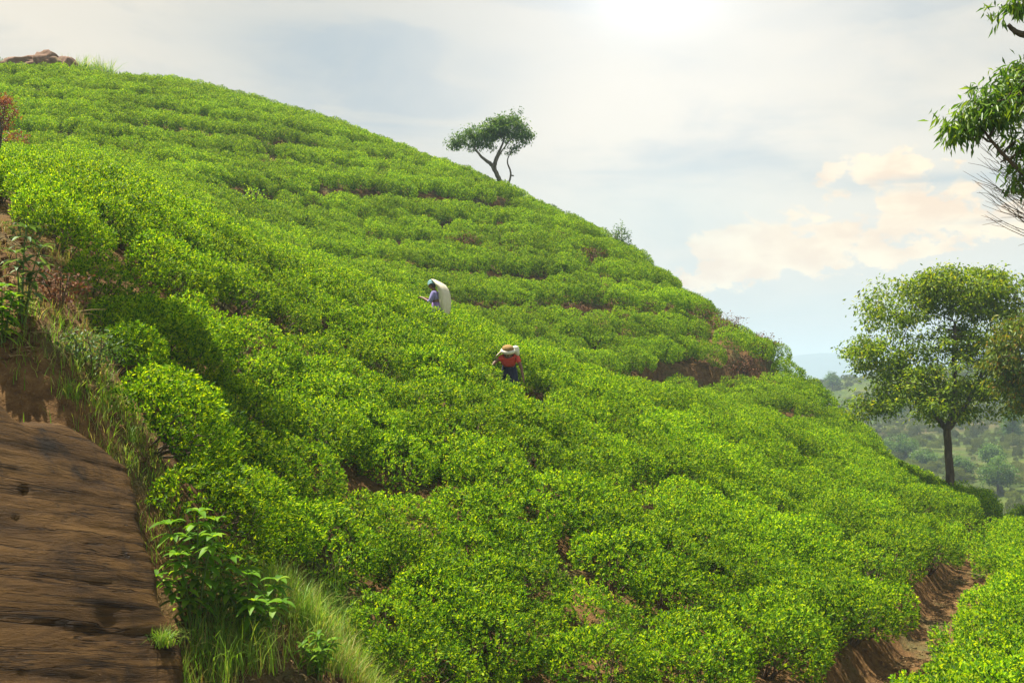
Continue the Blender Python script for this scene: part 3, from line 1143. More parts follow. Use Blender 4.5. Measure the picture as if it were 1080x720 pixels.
def make_tree(name, label, base, trunks, lobes, nlimb, nclus, nleaf, leaf_len, leaf_w, mat, bark, cl_r=0.35, group=None, hang=0.15, cat='tree', seed=1,
              limb_r=0.3, shell=0.55, cl_flat=0.6):
    """trunks: lists of (x,y,z,r) relative to base; lobes: (x,y,z,rx,ry,rz,weight)"""
    rg = np.random.default_rng(seed)
    root = empty(name, base, label, cat, group)
    w = Geo()
    attach = []
    for tr in trunks:
        tr = np.array(tr, float)
        # resample smoothly
        t = np.linspace(0, len(tr) - 1, (len(tr) - 1) * 5 + 1)
        P = np.stack([np.interp(t, np.arange(len(tr)), tr[:, j]) for j in range(4)], 1)
        for _ in range(3):
            P[1:-1, :3] = (P[:-2, :3] + 2 * P[1:-1, :3] + P[2:, :3]) / 4
        P[1:-1, :3] += rg.normal(size=(len(P) - 2, 3)) * P[1:-1, 3:4] * 0.10
        w.tube(P[:, :3], P[:, 3], 10)
        n0 = int(len(P) * 0.45)
        attach += [tuple(q) for q in P[n0:]]
    attach = np.array(attach)
    lobes = np.array(lobes, float)
    pr = lobes[:, 6] / lobes[:, 6].sum()
    nodes = [tuple(a) for a in attach]
    ends = []
    for i in range(nlimb):
        lb = lobes[rg.choice(len(lobes), p=pr)]
        v = rg.normal(size=3); v /= np.linalg.norm(v)
        e = lb[:3] + v * lb[3:6] * (0.45 + 0.4 * rg.random())
        na = np.array(nodes)
        # attach where the path is short and comes from below/inside
        cost = np.linalg.norm(na[:, :3] - e, axis=1) + 0.9 * np.maximum(na[:, 2] - e[2] + 0.1, 0)
        cost += rg.random(len(cost)) * 0.25
        q = na[np.argmin(cost)]
        a = q[:3]
        r0 = max(min(q[3] * 0.62, limb_r), 0.012)
        mid = (a + e) / 2 + np.array([0, 0, 0.10 * np.linalg.norm(e - a)]) + rg.normal(size=3) * 0.10 * np.linalg.norm(e - a)
        n = 8
        pts = bezier(a, mid, e, n)
        pts[1:-1] += rg.normal(size=(n - 2, 3)) * 0.025 * np.linalg.norm(e - a)
        rad = np.linspace(r0, max(0.25 * r0, 0.007), n)
        w.tube(pts, rad, 6)
        for p_, r_ in list(zip(pts, rad))[2:]:
            nodes.append((*p_, r_))
        ends.append(e)
    na = np.array(nodes)
    f = Geo()
    PP, DD, NN, LL = [], [], [], []
    for i in range(nclus):
        lb = lobes[rg.choice(len(lobes), p=pr)]
        v = rg.normal(size=3); v /= np.linalg.norm(v)
        rr = 1 - (1 - shell) * rg.random() ** 1.3
        if rg.random() < 0.18:
            rr = 0.9 + 0.22 * rg.random()
        c = lb[:3] + v * lb[3:6] * rr
        j = np.argmin(np.linalg.norm(na[:, :3] - c, axis=1) + 0.5 * np.maximum(na[:, 2] - c[2], 0))
        a = na[j, :3]
        mid = (a + c) / 2 + rg.normal(size=3) * 0.08 * np.linalg.norm(c - a)
        w.tube(bezier(a, mid, c, 4), np.linspace(min(na[j, 3] * 0.7, 0.035), 0.004, 4), 4)
        nl = int(nleaf * (0.5 + rg.random()))
        s = cl_r * (0.6 + 0.8 * rg.random())
        off = rg.normal(size=(nl, 3)) * np.array([s, s, s * cl_flat])
        PP.append(c + off)
        D = off / (np.linalg.norm(off, axis=1, keepdims=True) + 1e-6) * 0.6 + rg.normal(size=(nl, 3)) * 0.6 + np.array([0, 0, -hang * 3])
        DD.append(D)
        NN.append(np.array([0, 0, 1.0]) + rg.normal(size=(nl, 3)) * 0.55)
        LL.append(leaf_len * (0.6 + 0.7 * rg.random(nl)))
    L = np.concatenate(LL)
    f.leaves(np.concatenate(PP), np.concatenate(DD), np.concatenate(NN), L, L * leaf_w, 0.15)
    link_mesh('trunk', w.mesh('trunk'), bark, root, smooth=True)
    link_mesh('crown', f.mesh('crown'), mat, root)
    return root


# big spreading tree at the right
tx, ty = TALL_TREE
tz = gz(tx, ty)
s_ = ty / FPX                                   # metres per photo pixel at that distance
def tl(px, py, dy=0.0):
    return ((px - 1003) * s_, dy, (499 - py) * s_ + 0.35)
def lobe(px, py, rx, rz, dy=0.0, wgt=1.0, ry=None):
    x, y, z = tl(px, py, dy)
    return (x, y, z, rx * s_, (ry or rx) * s_, rz * s_, wgt)
T = [(*tl(1003, 515), 0.25), (*tl(1003, 495), 0.155), (*tl(1001, 460), 0.13), (*tl(999, 425), 0.12)]
make_tree('shade_tree', 'tall broad leafy tree with a straight bare trunk at the right slope edge', (tx, ty, tz),
          [T, [(*tl(999, 428), 0.09), (*tl(985, 405, .3), 0.075), (*tl(968, 372, .5), 0.07), (*tl(955, 345, .6), 0.04)],
           [(*tl(999, 428), 0.11), (*tl(1004, 400, -.3), 0.09), (*tl(1000, 355, -.4), 0.08), (*tl(1003, 315, -.3), 0.04)],
           [(*tl(1000, 428), 0.09), (*tl(1022, 400, .1), 0.075), (*tl(1042, 362, .2), 0.06), (*tl(1055, 330, .3), 0.035)]],
          [lobe(1014, 280, 44, 27, 0, 1.4), lobe(958, 300, 38, 28, .6, 1.2), lobe(922, 352, 30, 26, 0, 0.9), lobe(1056, 288, 32, 24, .4, 1.0), lobe(950, 388, 46, 26, -.8, 1.0), lobe(1000, 370, 60, 48, 0, 2.0, 75),
           lobe(1050, 325, 42, 34, .3, 1.2), lobe(1062, 380, 38, 30, -.3, 0.9), lobe(1018, 398, 46, 22, .8, 0.7), lobe(985, 282, 30, 20, .2, .7), lobe(925, 405, 26, 12, .4, .3)],
          90, 680, 58, 0.135, 0.45, M['tree_leaf'], M['bark'], cl_r=0.185, seed=5, cl_flat=0.6, limb_r=0.09, shell=0.5)

# small umbrella-shaped tree on the skyline
ux, uy = UMB_TREE
uz = gz(ux, uy)
s_ = uy / FPX
def tl(px, py, dy=0.0):
    return ((px - 529) * s_, dy, (191 - py) * s_ + 0.62)
make_tree('umbrella_tree', 'small flat crowned tree with a forked crooked trunk on the skyline', (ux, uy, uz),
          [[(*tl(531, 204), .16), (*tl(527, 184), .14), (*tl(521, 172), .13), (*tl(519, 168), .12), (*tl(508, 160), .08), (*tl(500, 150), .05)],
           [(*tl(520, 170), .11), (*tl(524, 158, .2), .09), (*tl(530, 145, .3), .06), (*tl(534, 130, .3), .03)],
           [(*tl(528, 186), .08), (*tl(523, 178, -.2), .08), (*tl(522, 168, -.2), .08), (*tl(528, 156, -.3), .05), (*tl(538, 143, -.3), .03)],
           [(*tl(531, 203), .09), (*tl(538, 184), .06), (*tl(539, 175), .055), (*tl(534, 164), .04), (*tl(541, 150), .025)],
           [(*tl(539, 179), .05), (*tl(542, 179.5), .04)]],
          [lobe(493, 142, 15, 11, 0, 1.0), lobe(510, 137, 17, 11, .3, 1.2), lobe(520, 131, 15, 10, -.2, 1.0), lobe(534, 131, 17, 12, 0, 1.2), lobe(549, 134, 12, 11, 0, .9), lobe(537, 119, 13, 10, 0, .9), lobe(543, 152, 9, 5, 0, .25),
           lobe(484, 146, 8, 8, 0, .5)],
          26, 165, 62, 0.15, 0.5, M['umbrella_leaf'], M['pale_bark'], cl_r=0.17, seed=9, limb_r=0.05, shell=0.3)

# tree whose boughs reach in from beyond the right edge of the photo
nx0, ny0 = 7.6, 11.4
nz0 = gz(nx0, ny0)
def q_(px, py, Y=11.0):
    x, y, z = U(px, py, Y)
    return (x - nx0, y - ny0, z - nz0)
def lb_(px, py, rx, ry, rz, w, Y=11.0):
    return (*q_(px, py, Y), rx, ry, rz, w)
boughs = make_tree('overhanging_tree', 'tree reaching in at the top right corner with drooping bright leaves and bare twigs', (nx0, ny0, nz0),
          [[(0, 0, -0.3, .22), (0.05, 0, 2, .19), (-0.1, 0, 4, .17), (-.3, -.1, 6, .14), (-.7, -.2, 7.3, .12), (-1.3, -.4, 7.6, .09)],
           [(-.05, 0, 4.2, .10), (*q_(1150, 230), .075), (*q_(1085, 190), .030), (*q_(1050, 155), .018), (*q_(1032, 130), .010)],
           [(-.3, -.1, 6.0, .10), (*q_(1150, 20), .08), (*q_(1095, 40), .05), (*q_(1072, 35), .03), (*q_(1063, 26), .02)],
           [(-.5, -.1, 6.6, .12), (*q_(1130, -30), .11), (*q_(1085, 5), .10), (*q_(1072, 18), .0), ]],
          [lb_(1066, 106, .36, .5, .26, 1.6), lb_(1036, 122, .24, .3, .16, .9), lb_(1088, 84, .34, .5, .20, 1.3), lb_(1014, 134, .10, .2, .10, .3), lb_(1130, 75, .5, .7, .4, 1.2), lb_(1190, -20, .7, .8, .5, 1.0),
           lb_(1075, 150, .12, .2, .10, .25), lb_(1066, 172, .16, .2, .07, .22), lb_(1064, 8, .16, .2, .06, .15), lb_(1180, 120, .6, .6, .5, .8), lb_(1075, 195, .10, .1, .05, .1)],
          34, 210, 26, 0.125, 0.24, M['bright_leaf'], M['bark'], cl_r=0.085, seed=11, hang=0.35, limb_r=0.02, shell=0.3, cl_flat=0.8)
# its thin leafless twigs
tw = Geo()
rg = np.random.default_rng(4)
for i in range(44):
    p0 = np.array(q_(1120 + rg.random() * 10, 205 + rg.random() * 70, 10.6 + rg.random()))
    p1 = np.array(q_(1025 + rg.random() * 50, 135 + rg.random() * 95, 10.6 + rg.random()))
    mid = (p0 + p1) / 2 + rg.normal(size=3) * 0.06 + np.array([0, 0, -.06])
    tw.tube(bezier(p0, mid, p1, 7), np.linspace(0.007, 0.0017, 7), 4)
    for _ in range(2):
        t = 0.4 + 0.5 * rg.random()
        a = bezier(p0, mid, p1, 11)[int(t * 10)]
        e = a + (p1 - p0) * (0.12 + .15 * rg.random()) + rg.normal(size=3) * 0.06
        tw.tube([a, (a + e) / 2 + rg.normal(size=3) * .012, e], [0.0035, 0.0025, 0.0015], 4)
link_mesh('bare_twig', tw.mesh('bare_twig'), M['twig'], boughs)

# russet-tinged tree at the right edge
ox, oy = 17.2, 30.0
oz = gz(ox, oy)
def q2(px, py, Y=30.0):
    x, y, z = U(px, py, Y)
    return (x - ox, y - oy, z - oz)
make_tree('russet_tree', 'tree cut off by the right edge with orange tinged green leaves', (ox, oy, oz),
          [[(0, 0, -.3, .2), (0.05, 0, 2, .17), (0, 0, 3.6, .14), (.1, 0, 6, .07)], [(0, 0, 3.2, .09), (*q2(1090, 420), .06), (*q2(1062, 400), .04), (*q2(1050, 385), .02)]],
          [(*q2(1065, 372), .75, .7, .75, 1.2), (*q2(1085, 345), .8, .9, .6, 1.2), (*q2(1062, 398), .55, .6, .45, .7), (*q2(1090, 410), .7, .8, .6, 1), (*q2(1130, 360), 1.2, 1.2, 1.4, 1.4), (*q2(1074, 428), .3, .3, .25, .3)],
          30, 190, 34, 0.15, 0.36, M['orange_leaf'], M['bark'], cl_r=0.15, seed=21, hang=0.3, limb_r=0.04, shell=0.35)

# tree beyond the left edge that shades the slope beside the bank
def shade_tree():
    c = (-6.0, 13.6)
    cz = gz(*c) + 0.7
    k = 10.5 / SUN.z
    cc = Vector((c[0], c[1], cz)) + SUN * k
    bx_, by_ = min(cc.x - 4.4, -0.78 * cc.y), cc.y + 0.3
    ux_ = cc.x - bx_
    bz_ = gz(bx_, by_)
    top = cc.z - bz_
    make_tree('slope_tree', 'tall tree beyond the left edge that throws the dark patch of shade on the tea', (bx_, by_, bz_),
              [[(0, 0, -.3, .3), (.1, 0, top * .4, .24), (ux_ * .3, -.1, top * .8, .18), (ux_, -.3, top, .1)]],
              [(ux_, 0, top, 1.5, 1.3, .8, 2), (ux_ - .8, 1.2, top + .3, 1.1, 1.1, .7, 1.0), (ux_ + 1.1, 1.0, top - .3, .9, .9, .5, .6)],
              44, 300, 64, 0.18, 0.5, M['tree_leaf'], M['bark'], cl_r=0.28, seed=31, limb_r=0.12)


shade_tree()


def small_shrub(name, label, loc, h, wdt, n, leaf, mat, cat='shrub', group=None, seed=1, lw=0.45, stems=6):
    rg = np.random.default_rng(seed)
    root = empty(name, loc, label, cat, group)
    w, f = Geo(), Geo()
    for i in range(stems):
        a = rg.random() * 6.28
        e = np.array([math.cos(a) * wdt * .35 * rg.random() ** .5, math.sin(a) * wdt * .35, h * (.6 + .35 * rg.random())])
        m_ = e * 0.5 + rg.normal(size=3) * 0.06 * h
        m_[2] = e[2] * .5
        w.tube(bezier(np.array([0, 0, -.1]), m_, e, 6), np.linspace(.03 * h, .006 * h, 6), 5)
    v = rg.normal(size=(n, 3)); v /= np.linalg.norm(v, axis=1, keepdims=True)
    an = np.arctan2(v[:, 1], v[:, 0]); ph = rg.random(4) * 6.28
    lump = 1 + .18 * np.sin(3 * an + ph[0] + 2 * v[:, 2]) + .14 * np.sin(5 * v[:, 2] * 2 + ph[1])
    rr = (0.35 + 0.65 * rg.random(n) ** .5) * lump
    P = v * rr[:, None] * np.array([wdt / 2, wdt / 2, h * .42]) + np.array([0, 0, h * .56])
    L = leaf * (.6 + .7 * rg.random(n))
    f.leaves(P, v * .5 + rg.normal(size=(n, 3)) * .7, v + np.array([0, 0, .7]) + rg.normal(size=(n, 3)) * .4, L, L * lw, .1)
    link_mesh('stem', w.mesh('stem'), M['twig'], root, smooth=True)
    link_mesh('foliage', f.mesh('foliage'), mat, root)
    return root


def at(px, py, lift=0.1, y0=6.0):
    x, y = cast(px, py, lift=lift, y0=y0)
    return (x, y, gz(x, y))


p = at(654, 259, .7, 45)
small_shrub('round_shrub', 'small round shrub standing alone on the skyline right of the small tree', p, 2.0, 1.15, 900, 0.13, M['umbrella_leaf'], seed=2)
p = at(266, 224, .3, 33)
small_shrub('loose_shrub', 'loose green shrub rising above the tea left of the contour path', p, 1.5, 1.25, 420, 0.12, M['tea'], seed=3)
p = at(15, 158, .5, 14)
small_shrub('red_shrub', 'low russet shrub at the left edge where the two slopes meet', p, 1.55, 1.3, 620, 0.11, M['red_leaf'], seed=6)
# reddish sapling just above it
x_, y_ = cast(-2, 168, lift=.5, y0=14)
p = (x_, y_, gz(x_, y_))
root = empty('red_sapling', p, 'thin dark stemmed sapling with a tuft of reddish leaves at the left edge', 'sapling')
w, f = Geo(), Geo()
rg = np.random.default_rng(8)
stem_pts = np.array([(0, 0, -.2), (.05, 0, 1.0), (-.05, 0, 1.75), (.25, 0, 2.5)])
w.tube(bezier(stem_pts[0], stem_pts[1], stem_pts[3], 9), np.linspace(.045, .015, 9), 6)
for i in range(12):
    e = np.array([.25 + rg.normal() * .32, rg.normal() * .3, 1.65 + rg.random() * 1.05])
    w.tube(bezier(np.array([.06, 0, .9 + .9 * rg.random()]), np.array([e[0] * .5, e[1] * .5, e[2] * .8]), e, 5), np.linspace(.015, .004, 5), 4)
    n = 75
    P = e + rg.normal(size=(n, 3)) * np.array([.13, .13, .10])
    f.leaves(P, rg.normal(size=(n, 3)), rg.normal(size=(n, 3)) + np.array([0, 0, 1]), .10 * (.7 + .6 * rg.random(n)), .05, .1)
link_mesh('stem', w.mesh('stem'), M['twig'], root, smooth=True)
link_mesh('foliage', f.mesh('foliage'), M['red_leaf'], root)

# dead brown shrubs in the gaps of the far face
DEAD = ((490, 264, 'dead brown shrub in a gap of the tea below the contour path', .7), (624, 278, 'dead brown shrub in the bare gap below the lone round shrub', .8),
        (604, 334, 'dead brown shrub in a gap low on the far face', .6), (738, 343, 'upper reddish dead shrub above the big earth cut', .9),
        (764, 360, 'lower reddish dead shrub just above the big earth cut', .9), (785, 388, 'dead russet clump at the right end of the big earth cut', .7),
        (806, 372, 'dry brown clump at the corner of the far ridge', .7))
for i, (a, b_, lab, h) in enumerate(DEAD):
    small_shrub('dead_shrub', lab, at(a, b_, .3, 33), h * 1.6, h * 2.1, 520, 0.11, M['dead_leaf'], seed=40 + i, group='dead shrubs in the far tea')
small_shrub('tangled_shrub', 'dark tangled half bare shrub at the top of the earth path', at(1037, 543, .25, 15), .75, .9, 330, 0.075, M['grey_weed'], seed=61)


# ------------------------------------------------------------------ hilltop boulders and grass
def boulder(name, label, loc, r, seed, group=None):
    bm = bmesh.new()
    bmesh.ops.create_icosphere(bm, subdivisions=4, radius=1.0)
    off = Vector((seed * 3.7, seed * 1.3, seed * 2.1))
    for v in bm.verts:
        n = v.co.normalized()
        d = 1 + .35 * mnoise.noise(n * 1.2 + off) + .16 * mnoise.noise(n * 3.1 + off) + .05 * mnoise.noise(n * 8 + off)
        c = mnoise.cell(n * 1.6 + off) * .12
        v.co = Vector((n.x * r[0], n.y * r[1], n.z * r[2])) * (d + c * .4)
    me = bpy.data.meshes.new(name)
    bm.to_mesh(me); bm.free()
    o = link_mesh(name, me, M['boulder'], smooth=True)
    o.location = loc
    tag(o, label, 'boulder', group)
    return o


for i, (a, b_, r, lab) in enumerate((
        (27, 65, (.75, .6, .40), 'flat dark boulder at the left end of the hilltop row'),
        (42, 66, (.65, .5, .35), 'low dark boulder second from the left on the hilltop'),
        (52, 71, (.50, .5, .55), 'tall tan boulder in the middle of the hilltop row'),
        (62, 71, (.60, .5, .42), 'brown boulder right of the tall tan one on the hilltop'),
        (74, 70, (.42, .4, .50), 'small pale orange boulder at the right end of the hilltop row'))):
    y_ = 60.6
    x_ = (a - CX) / FPX * y_
    r = tuple(q * 1.8 for q in r)
    boulder('boulder', lab, (x_, y_, gz(x_, y_) + r[2] * .55), r, i + 1, 'boulders on the hilltop')


def grass_mesh(pts, hts, width, seed, lean=0.45, sag=0.5):
    """curved three-segment blades"""
    rg = np.random.default_rng(seed)
    n = len(pts)
    a = rg.random(n) * 6.283
    dirv = np.stack([np.cos(a), np.sin(a), np.zeros(n)], 1)
    side = np.stack([-np.sin(a), np.cos(a), np.zeros(n)], 1)
    ln = lean * (.2 + 1.5 * rg.random(n) ** 1.5)
    wv = .6 + 1.0 * rg.random(n) ** 2
    V = []
    for k, t in enumerate((0, .4, .75, 1.0)):
        c = pts + np.array([0, 0, 1.0]) * (hts * (t - sag * .55 * t ** 3 * np.minimum(ln, 1.2)))[:, None] + dirv * (hts * ln * t ** 1.8)[:, None]
        w_ = width * wv * (1 - t) ** .7 * .5
        V.append(c - side * w_[:, None])
        if k < 3:
            V.append(c + side * w_[:, None])
    V = np.stack(V, 1).reshape(-1, 3)
    i = np.arange(n)[:, None] * 7
    F4 = np.concatenate([i + [0, 1, 3, 2], i + [2, 3, 5, 4]])
    F3 = i + [4, 5, 6]
    g = Geo()
    g.add(V, F3, F4)
    return g


def scatter_in_px(n, quad, lift=0.0, y0=6.0):
    """random spots on the soil inside a patch whose corners are given as photo points"""
    P = polyline(quad, lift=lift, y0=y0)
    lo, hi = P.min(0), P.max(0)
    out = []
    while len(out) < n:
        q = lo + RNG.random((n * 2, 2)) * (hi - lo)
        q = q[in_poly(q[:, 0], q[:, 1], P)]
        out += [tuple(v) for v in q]
    return np.array(out[:n])


def patchy(n, quad, scale=1.3, thr=0.0, per=26, **kw):
    """blades gathered in clumps of uneven size, the clumps themselves in patches"""
    q = scatter_in_px(max(20, n * 2 // per), quad, **kw)
    m = fbm(q[:, 0] * scale, q[:, 1] * scale) + 0.18 * RNG.random(len(q)) > thr
    q = q[m]
    k = RNG.integers(0, len(q), n)
    sp = (0.03 + 0.07 * RNG.random(len(q)))[k]
    q = q[k] + RNG.normal(size=(n, 2)) * sp[:, None]
    return np.column_stack([q, ground(q[:, 0], q[:, 1]) - 0.02])


gp = patchy(5200, [(205, 650), (250, 610), (330, 618), (380, 660), (430, 725), (470, 790), (150, 790)], 1.5, 0.02)
g = grass_mesh(gp, .22 + .26 * RNG.random(len(gp)), .009, 1, .6)
gp2 = patchy(1500, [(0, 330), (50, 335), (100, 385), (150, 455), (185, 520), (200, 600), (185, 590), (150, 500), (100, 450), (60, 425), (0, 400)], 2.0, 0.02)
g2 = grass_mesh(gp2, .08 + .14 * RNG.random(len(gp2)), .007, 2, .7)
gp3 = patchy(3400, [(-150, 225), (0, 230), (60, 255), (100, 320), (110, 400), (160, 470), (185, 520), (140, 470), (40, 345), (0, 345), (-150, 345)], 1.4, 0.0)
g3 = grass_mesh(gp3, .08 + .15 * RNG.random(len(gp3)), .008, 3, .6)
gp4 = patchy(2600, [(205, 660), (250, 640), (370, 660), (450, 740), (470, 790), (150, 790)], 1.5, 0.0)
g4 = grass_mesh(gp4, .14 + .2 * RNG.random(len(gp4)), .007, 5, .9)
seg = bank_poly[3:15]
tt = RNG.random(9000) * (len(seg) - 1.001)
ii = tt.astype(int)
fr_ = (tt - ii)[:, None]
qq = seg[ii] * (1 - fr_) + seg[ii + 1] * fr_ + RNG.normal(size=(9000, 2)) * 0.22
qq = qq[fbm(qq[:, 0] * 1.6, qq[:, 1] * 1.6) + .2 * RNG.random(len(qq)) > -0.02]
ge = np.column_stack([qq, ground(qq[:, 0], qq[:, 1]) - .02])
g6 = grass_mesh(ge[::2], .07 + .13 * RNG.random(len(ge[::2])), .007, 15, .8)
g7 = grass_mesh(ge[1::2], .08 + .15 * RNG.random(len(ge[1::2])), .008, 16, .8)
G = Geo()
for q in (g3, g4, g6):
    G.add(np.concatenate(q.v), np.concatenate(q.f3), np.concatenate(q.f4))
o = link_mesh('dry_grass', G.mesh('dry_grass'), M['dry_grass'])
tag(o, 'straw coloured dry grass on the bank', 'grass', kind='stuff')
G = Geo()
for q in (g, g2, g7):
    G.add(np.concatenate(q.v), np.concatenate(q.f3), np.concatenate(q.f4))
o = link_mesh('grass', G.mesh('grass'), M['grass'])
tag(o, 'green grass growing on the bank beside the rock', 'grass', kind='stuff')
# tall grass along the crown of the hill
tx_ = (RNG.random(2600) * 210 - 50 - CX) / FPX * 61
ty_ = 59.4 + 3.2 * RNG.random(2600) + 0.10 * (tx_ + 30)
tp = np.column_stack([tx_, ty_, ground(tx_, ty_)])
tpx = CX + FPX * tx_ / ty_
tp = tp[(tpx > 78) | (tpx < 18) | (RNG.random(len(tpx)) < .25)]
tpx = CX + FPX * tp[:, 0] / tp[:, 1]
g5 = grass_mesh(tp, (.35 + .5 * RNG.random(len(tp))) * np.where((tpx > 55) & (tpx < 118), 2.1, 1.0), .05, 6, .6)
o = link_mesh('hilltop_grass', g5.mesh('hilltop_grass'), M['grass'])
tag(o, 'tall grass on the crown of the hill around the boulders', 'grass', kind='stuff')


# single arching clumps
def tuft(label, loc, n, h, width, seed, mat='grass', lean=.8, rad=.06, name='grass_tuft'):
    rg = np.random.default_rng(seed)
    pts = np.column_stack([rg.normal(size=(n, 2)) * rad, np.zeros(n) - .02])
    g_ = grass_mesh(pts, h * (.6 + .5 * rg.random(n)), width, seed, lean, .8)
    o = link_mesh(name, g_.mesh(name), M[mat])
    o.location = loc
    tag(o, label, 'grass tuft')
    return o


tuft('tall arching grass tuft between the tea bushes and the broad leaved weeds', at(352, 640, 0.0), 75, .85, .017, 3, lean=.9)
tuft('lush drooping grass clump at the foot of the weeds', at(318, 668, 0.0), 210, .60, .010, 4, lean=.9, rad=.16)
tuft('pale grass clump at the bottom edge beside the rock', at(252, 705, 0.0), 260, .58, .010, 5, lean=.8, rad=.2)
tuft('small grass tuft on top of the bank above the rock corner', at(74, 425, 0.0), 60, .28, .008, 6, lean=.8)
tuft('fine grass tuft under the tall weed at the left edge', at(140, 470, 0.0), 70, .30, .008, 7, lean=.8)
u_, v_ = rock_uv(171, 672)
pr = RA + REX * u_ + REZ * v_ + RN * 0.0
tuft('round grass cushion growing on the bare rock', (pr.x, pr.y - .02, pr.z - .04), 230, .20, .008, 8, lean=1.0, rad=.05)


small_shrub('dry_shrub', 'brown dry shrub on the earth bank beside the tall grey green weed', at(62, 335, 0.0), .5, .75, 420, .055, M['dead_leaf'], seed=101)
small_shrub('scrubby_shrub', 'grey green scrubby shrub at the edge of the tea above the rock', at(98, 398, 0.0), .45, .7, 520, .055, M['grey_weed'], seed=102)
# broad leaved weeds
def weed(label, loc, stems, mat, seed, leaf=.17, lw=.30, whorl=6, name='weed_plant', group=None):
    """stems: (dx, dy, height)"""
    rg = np.random.default_rng(seed)
    root = empty(name, loc, label, 'weed', group)
    w, f = Geo(), Geo()
    for dx, dy, h in stems:
        e = np.array([dx, dy, h])
        pts = bezier(np.array([dx * .2, dy * .2, -.05]), np.array([dx * .35, dy * .35, h * .6]), e, 9)
        w.tube(pts, np.linspace(.012, .005, 9), 5)
        for lv in range(2, 9):
            c = pts[lv]
            k = whorl if lv >= 7 else 3
            a0 = rg.random() * 6.28
            for j in range(k):
                a = a0 + j * 6.283 / k + rg.normal() * .25
                D = np.array([math.cos(a), math.sin(a), (.55 if lv == 8 else .15) + rg.normal() * .15])
                L = leaf * (.65 + .5 * rg.random()) * (1.0 if lv > 3 else .8)
                # leaf with five cross sections so that it arches
                D /= np.linalg.norm(D)
                S = np.cross(D, [0, 0, 1]); S /= np.linalg.norm(S)
                ts = np.linspace(0, 1, 6)
                wd = leaf * lw * np.array([.12, .75, 1.0, .85, .5, .02]) * .5
                cen = c + D * (L * ts)[:, None] - np.array([0, 0, 1.0]) * (L * .45 * ts ** 2.2)[:, None]
                lft = cen + S * wd[:, None] + np.array([0, 0, .12]) * wd[:, None] * 2
                rgt = cen - S * wd[:, None] + np.array([0, 0, .12]) * wd[:, None] * 2
                V = np.concatenate([lft, cen, rgt])
                F = [(q, q + 1, q + 7, q + 6) for q in range(5)] + [(q + 6, q + 7, q + 13, q + 12) for q in range(5)]
                f.add(V, None, F)
    link_mesh('stem', w.mesh('stem'), M['green_stem'], root, smooth=True)
    link_mesh('foliage', f.mesh('foliage'), mat, root, smooth=True)
    return root


weed('tall broad leaved weed at the right edge of the rock', at(206, 672, 0.0),
     [(-.25, .0, .95), (0, .1, 1.05), (.2, -.1, .85), (-.1, -.2, .7), (.1, .25, .95), (-.3, -.15, .5), (.28, .1, .62), (-.12, .2, .8)], M['weed_leaf'], 1, .20, .36)
weed('bushy broad leaved weed in front of the tea right of the rock', at(262, 682, 0.0),
     [(.0, .0, .62), (.25, .1, .55), (-.2, -.05, .5), (.1, -.2, .42), (-.05, .2, .72), (.32, -.1, .38), (-.3, .12, .62)], M['weed_leaf'], 2, .19, .38)
weed('low broad leaved weed on the grass slope below the tea', at(335, 720, 0.0), [(0, 0, .4), (.15, .05, .34), (-.15, 0, .3), (.05, -.12, .28)], M['weed_leaf'], 3, .13, .34)
weed('tall grey green weed leaning over the earth bank at the left', at(22, 352, 0.0), [(.05, 0, .95), (.15, .1, .75), (-.1, .1, .7), (.22, -.05, .55)], M['grey_weed'], 4, .22, .26)
weed('dark leaved weed cut off by the left edge of the photo', at(2, 372, 0.0), [(0, 0, .55), (.12, 0, .45), (-.15, 0, .5), (.05, -.1, .3)], M['weed_leaf'], 5, .20, .3)
weed('feathery weed growing at the top of the earth bank', at(28, 262, 0.0), [(0, 0, .55), (.2, .05, .5), (-.2, 0, .5), (.35, .1, .4), (-.4, .1, .45)], M['grey_weed'], 6, .17, .2)
weed('pale weed sprouting at the foot of the tea by the path', at(520, 712, 0.1), [(0, 0, .45), (.2, 0, .4), (-.2, 0, .35), (.35, .1, .35)], M['grey_weed'], 7, .10, .32)


for i, (a, h, w_, lab) in enumerate(((92, 1.0, 1.6, 'low green shrub on the hilltop just right of the boulders'), (112, .8, 1.5, 'middle one of three low shrubs on the hilltop'),
                                      (136, .7, 1.7, 'low shrub where the hilltop starts to fall away to the right'), (4, .9, 1.6, 'low shrub on the hilltop at the left edge of the photo'))):
    y_ = 60.8
    x_ = (a - CX) / FPX * y_
    small_shrub('hilltop_shrub', lab, (x_, y_, gz(x_, y_)), h, w_, 700, .13, M['umbrella_leaf'], seed=90 + i, group='shrubs on the hilltop')

# fallen leaves, prunings and clods on the open soil
lp = [scatter_in_px(5200, [(-60, 235), (0, 235), (60, 265), (100, 330), (120, 420), (170, 500), (190, 560), (300, 612), (420, 715), (440, 790), (200, 790), (180, 560), (120, 450), (0, 400), (-60, 400)])]
for poly, hw, dep, bank in PATHS[:3]:
    t = RNG.random(2600) * (len(poly) - 1.001)
    k = t.astype(int)
    lp.append(poly[k] + (poly[k + 1] - poly[k]) * (t - k)[:, None] + RNG.normal(size=(2600, 2)) * (hw * .8))
lp = np.concatenate(lp)
lp = np.column_stack([lp, ground(lp[:, 0], lp[:, 1]) + .012])
G = Geo()
n = len(lp)
dv = RNG.normal(size=(n, 3)); dv[:, 2] *= .25
G.leaves(lp, dv, np.array([0, 0, 1.0]) + RNG.normal(size=(n, 3)) * .3, .035 + .05 * RNG.random(n), .022, .25)
for i in RNG.choice(n, 900, replace=False):
    d_ = RNG.normal(size=3) * .11; d_[2] *= .2
    G.tube([lp[i], lp[i] + d_ * .5 + np.array([0, 0, .012]), lp[i] + d_], [.005, .004, .002], 4)
o = link_mesh('leaf_litter', G.mesh('leaf_litter'), M['litter'])
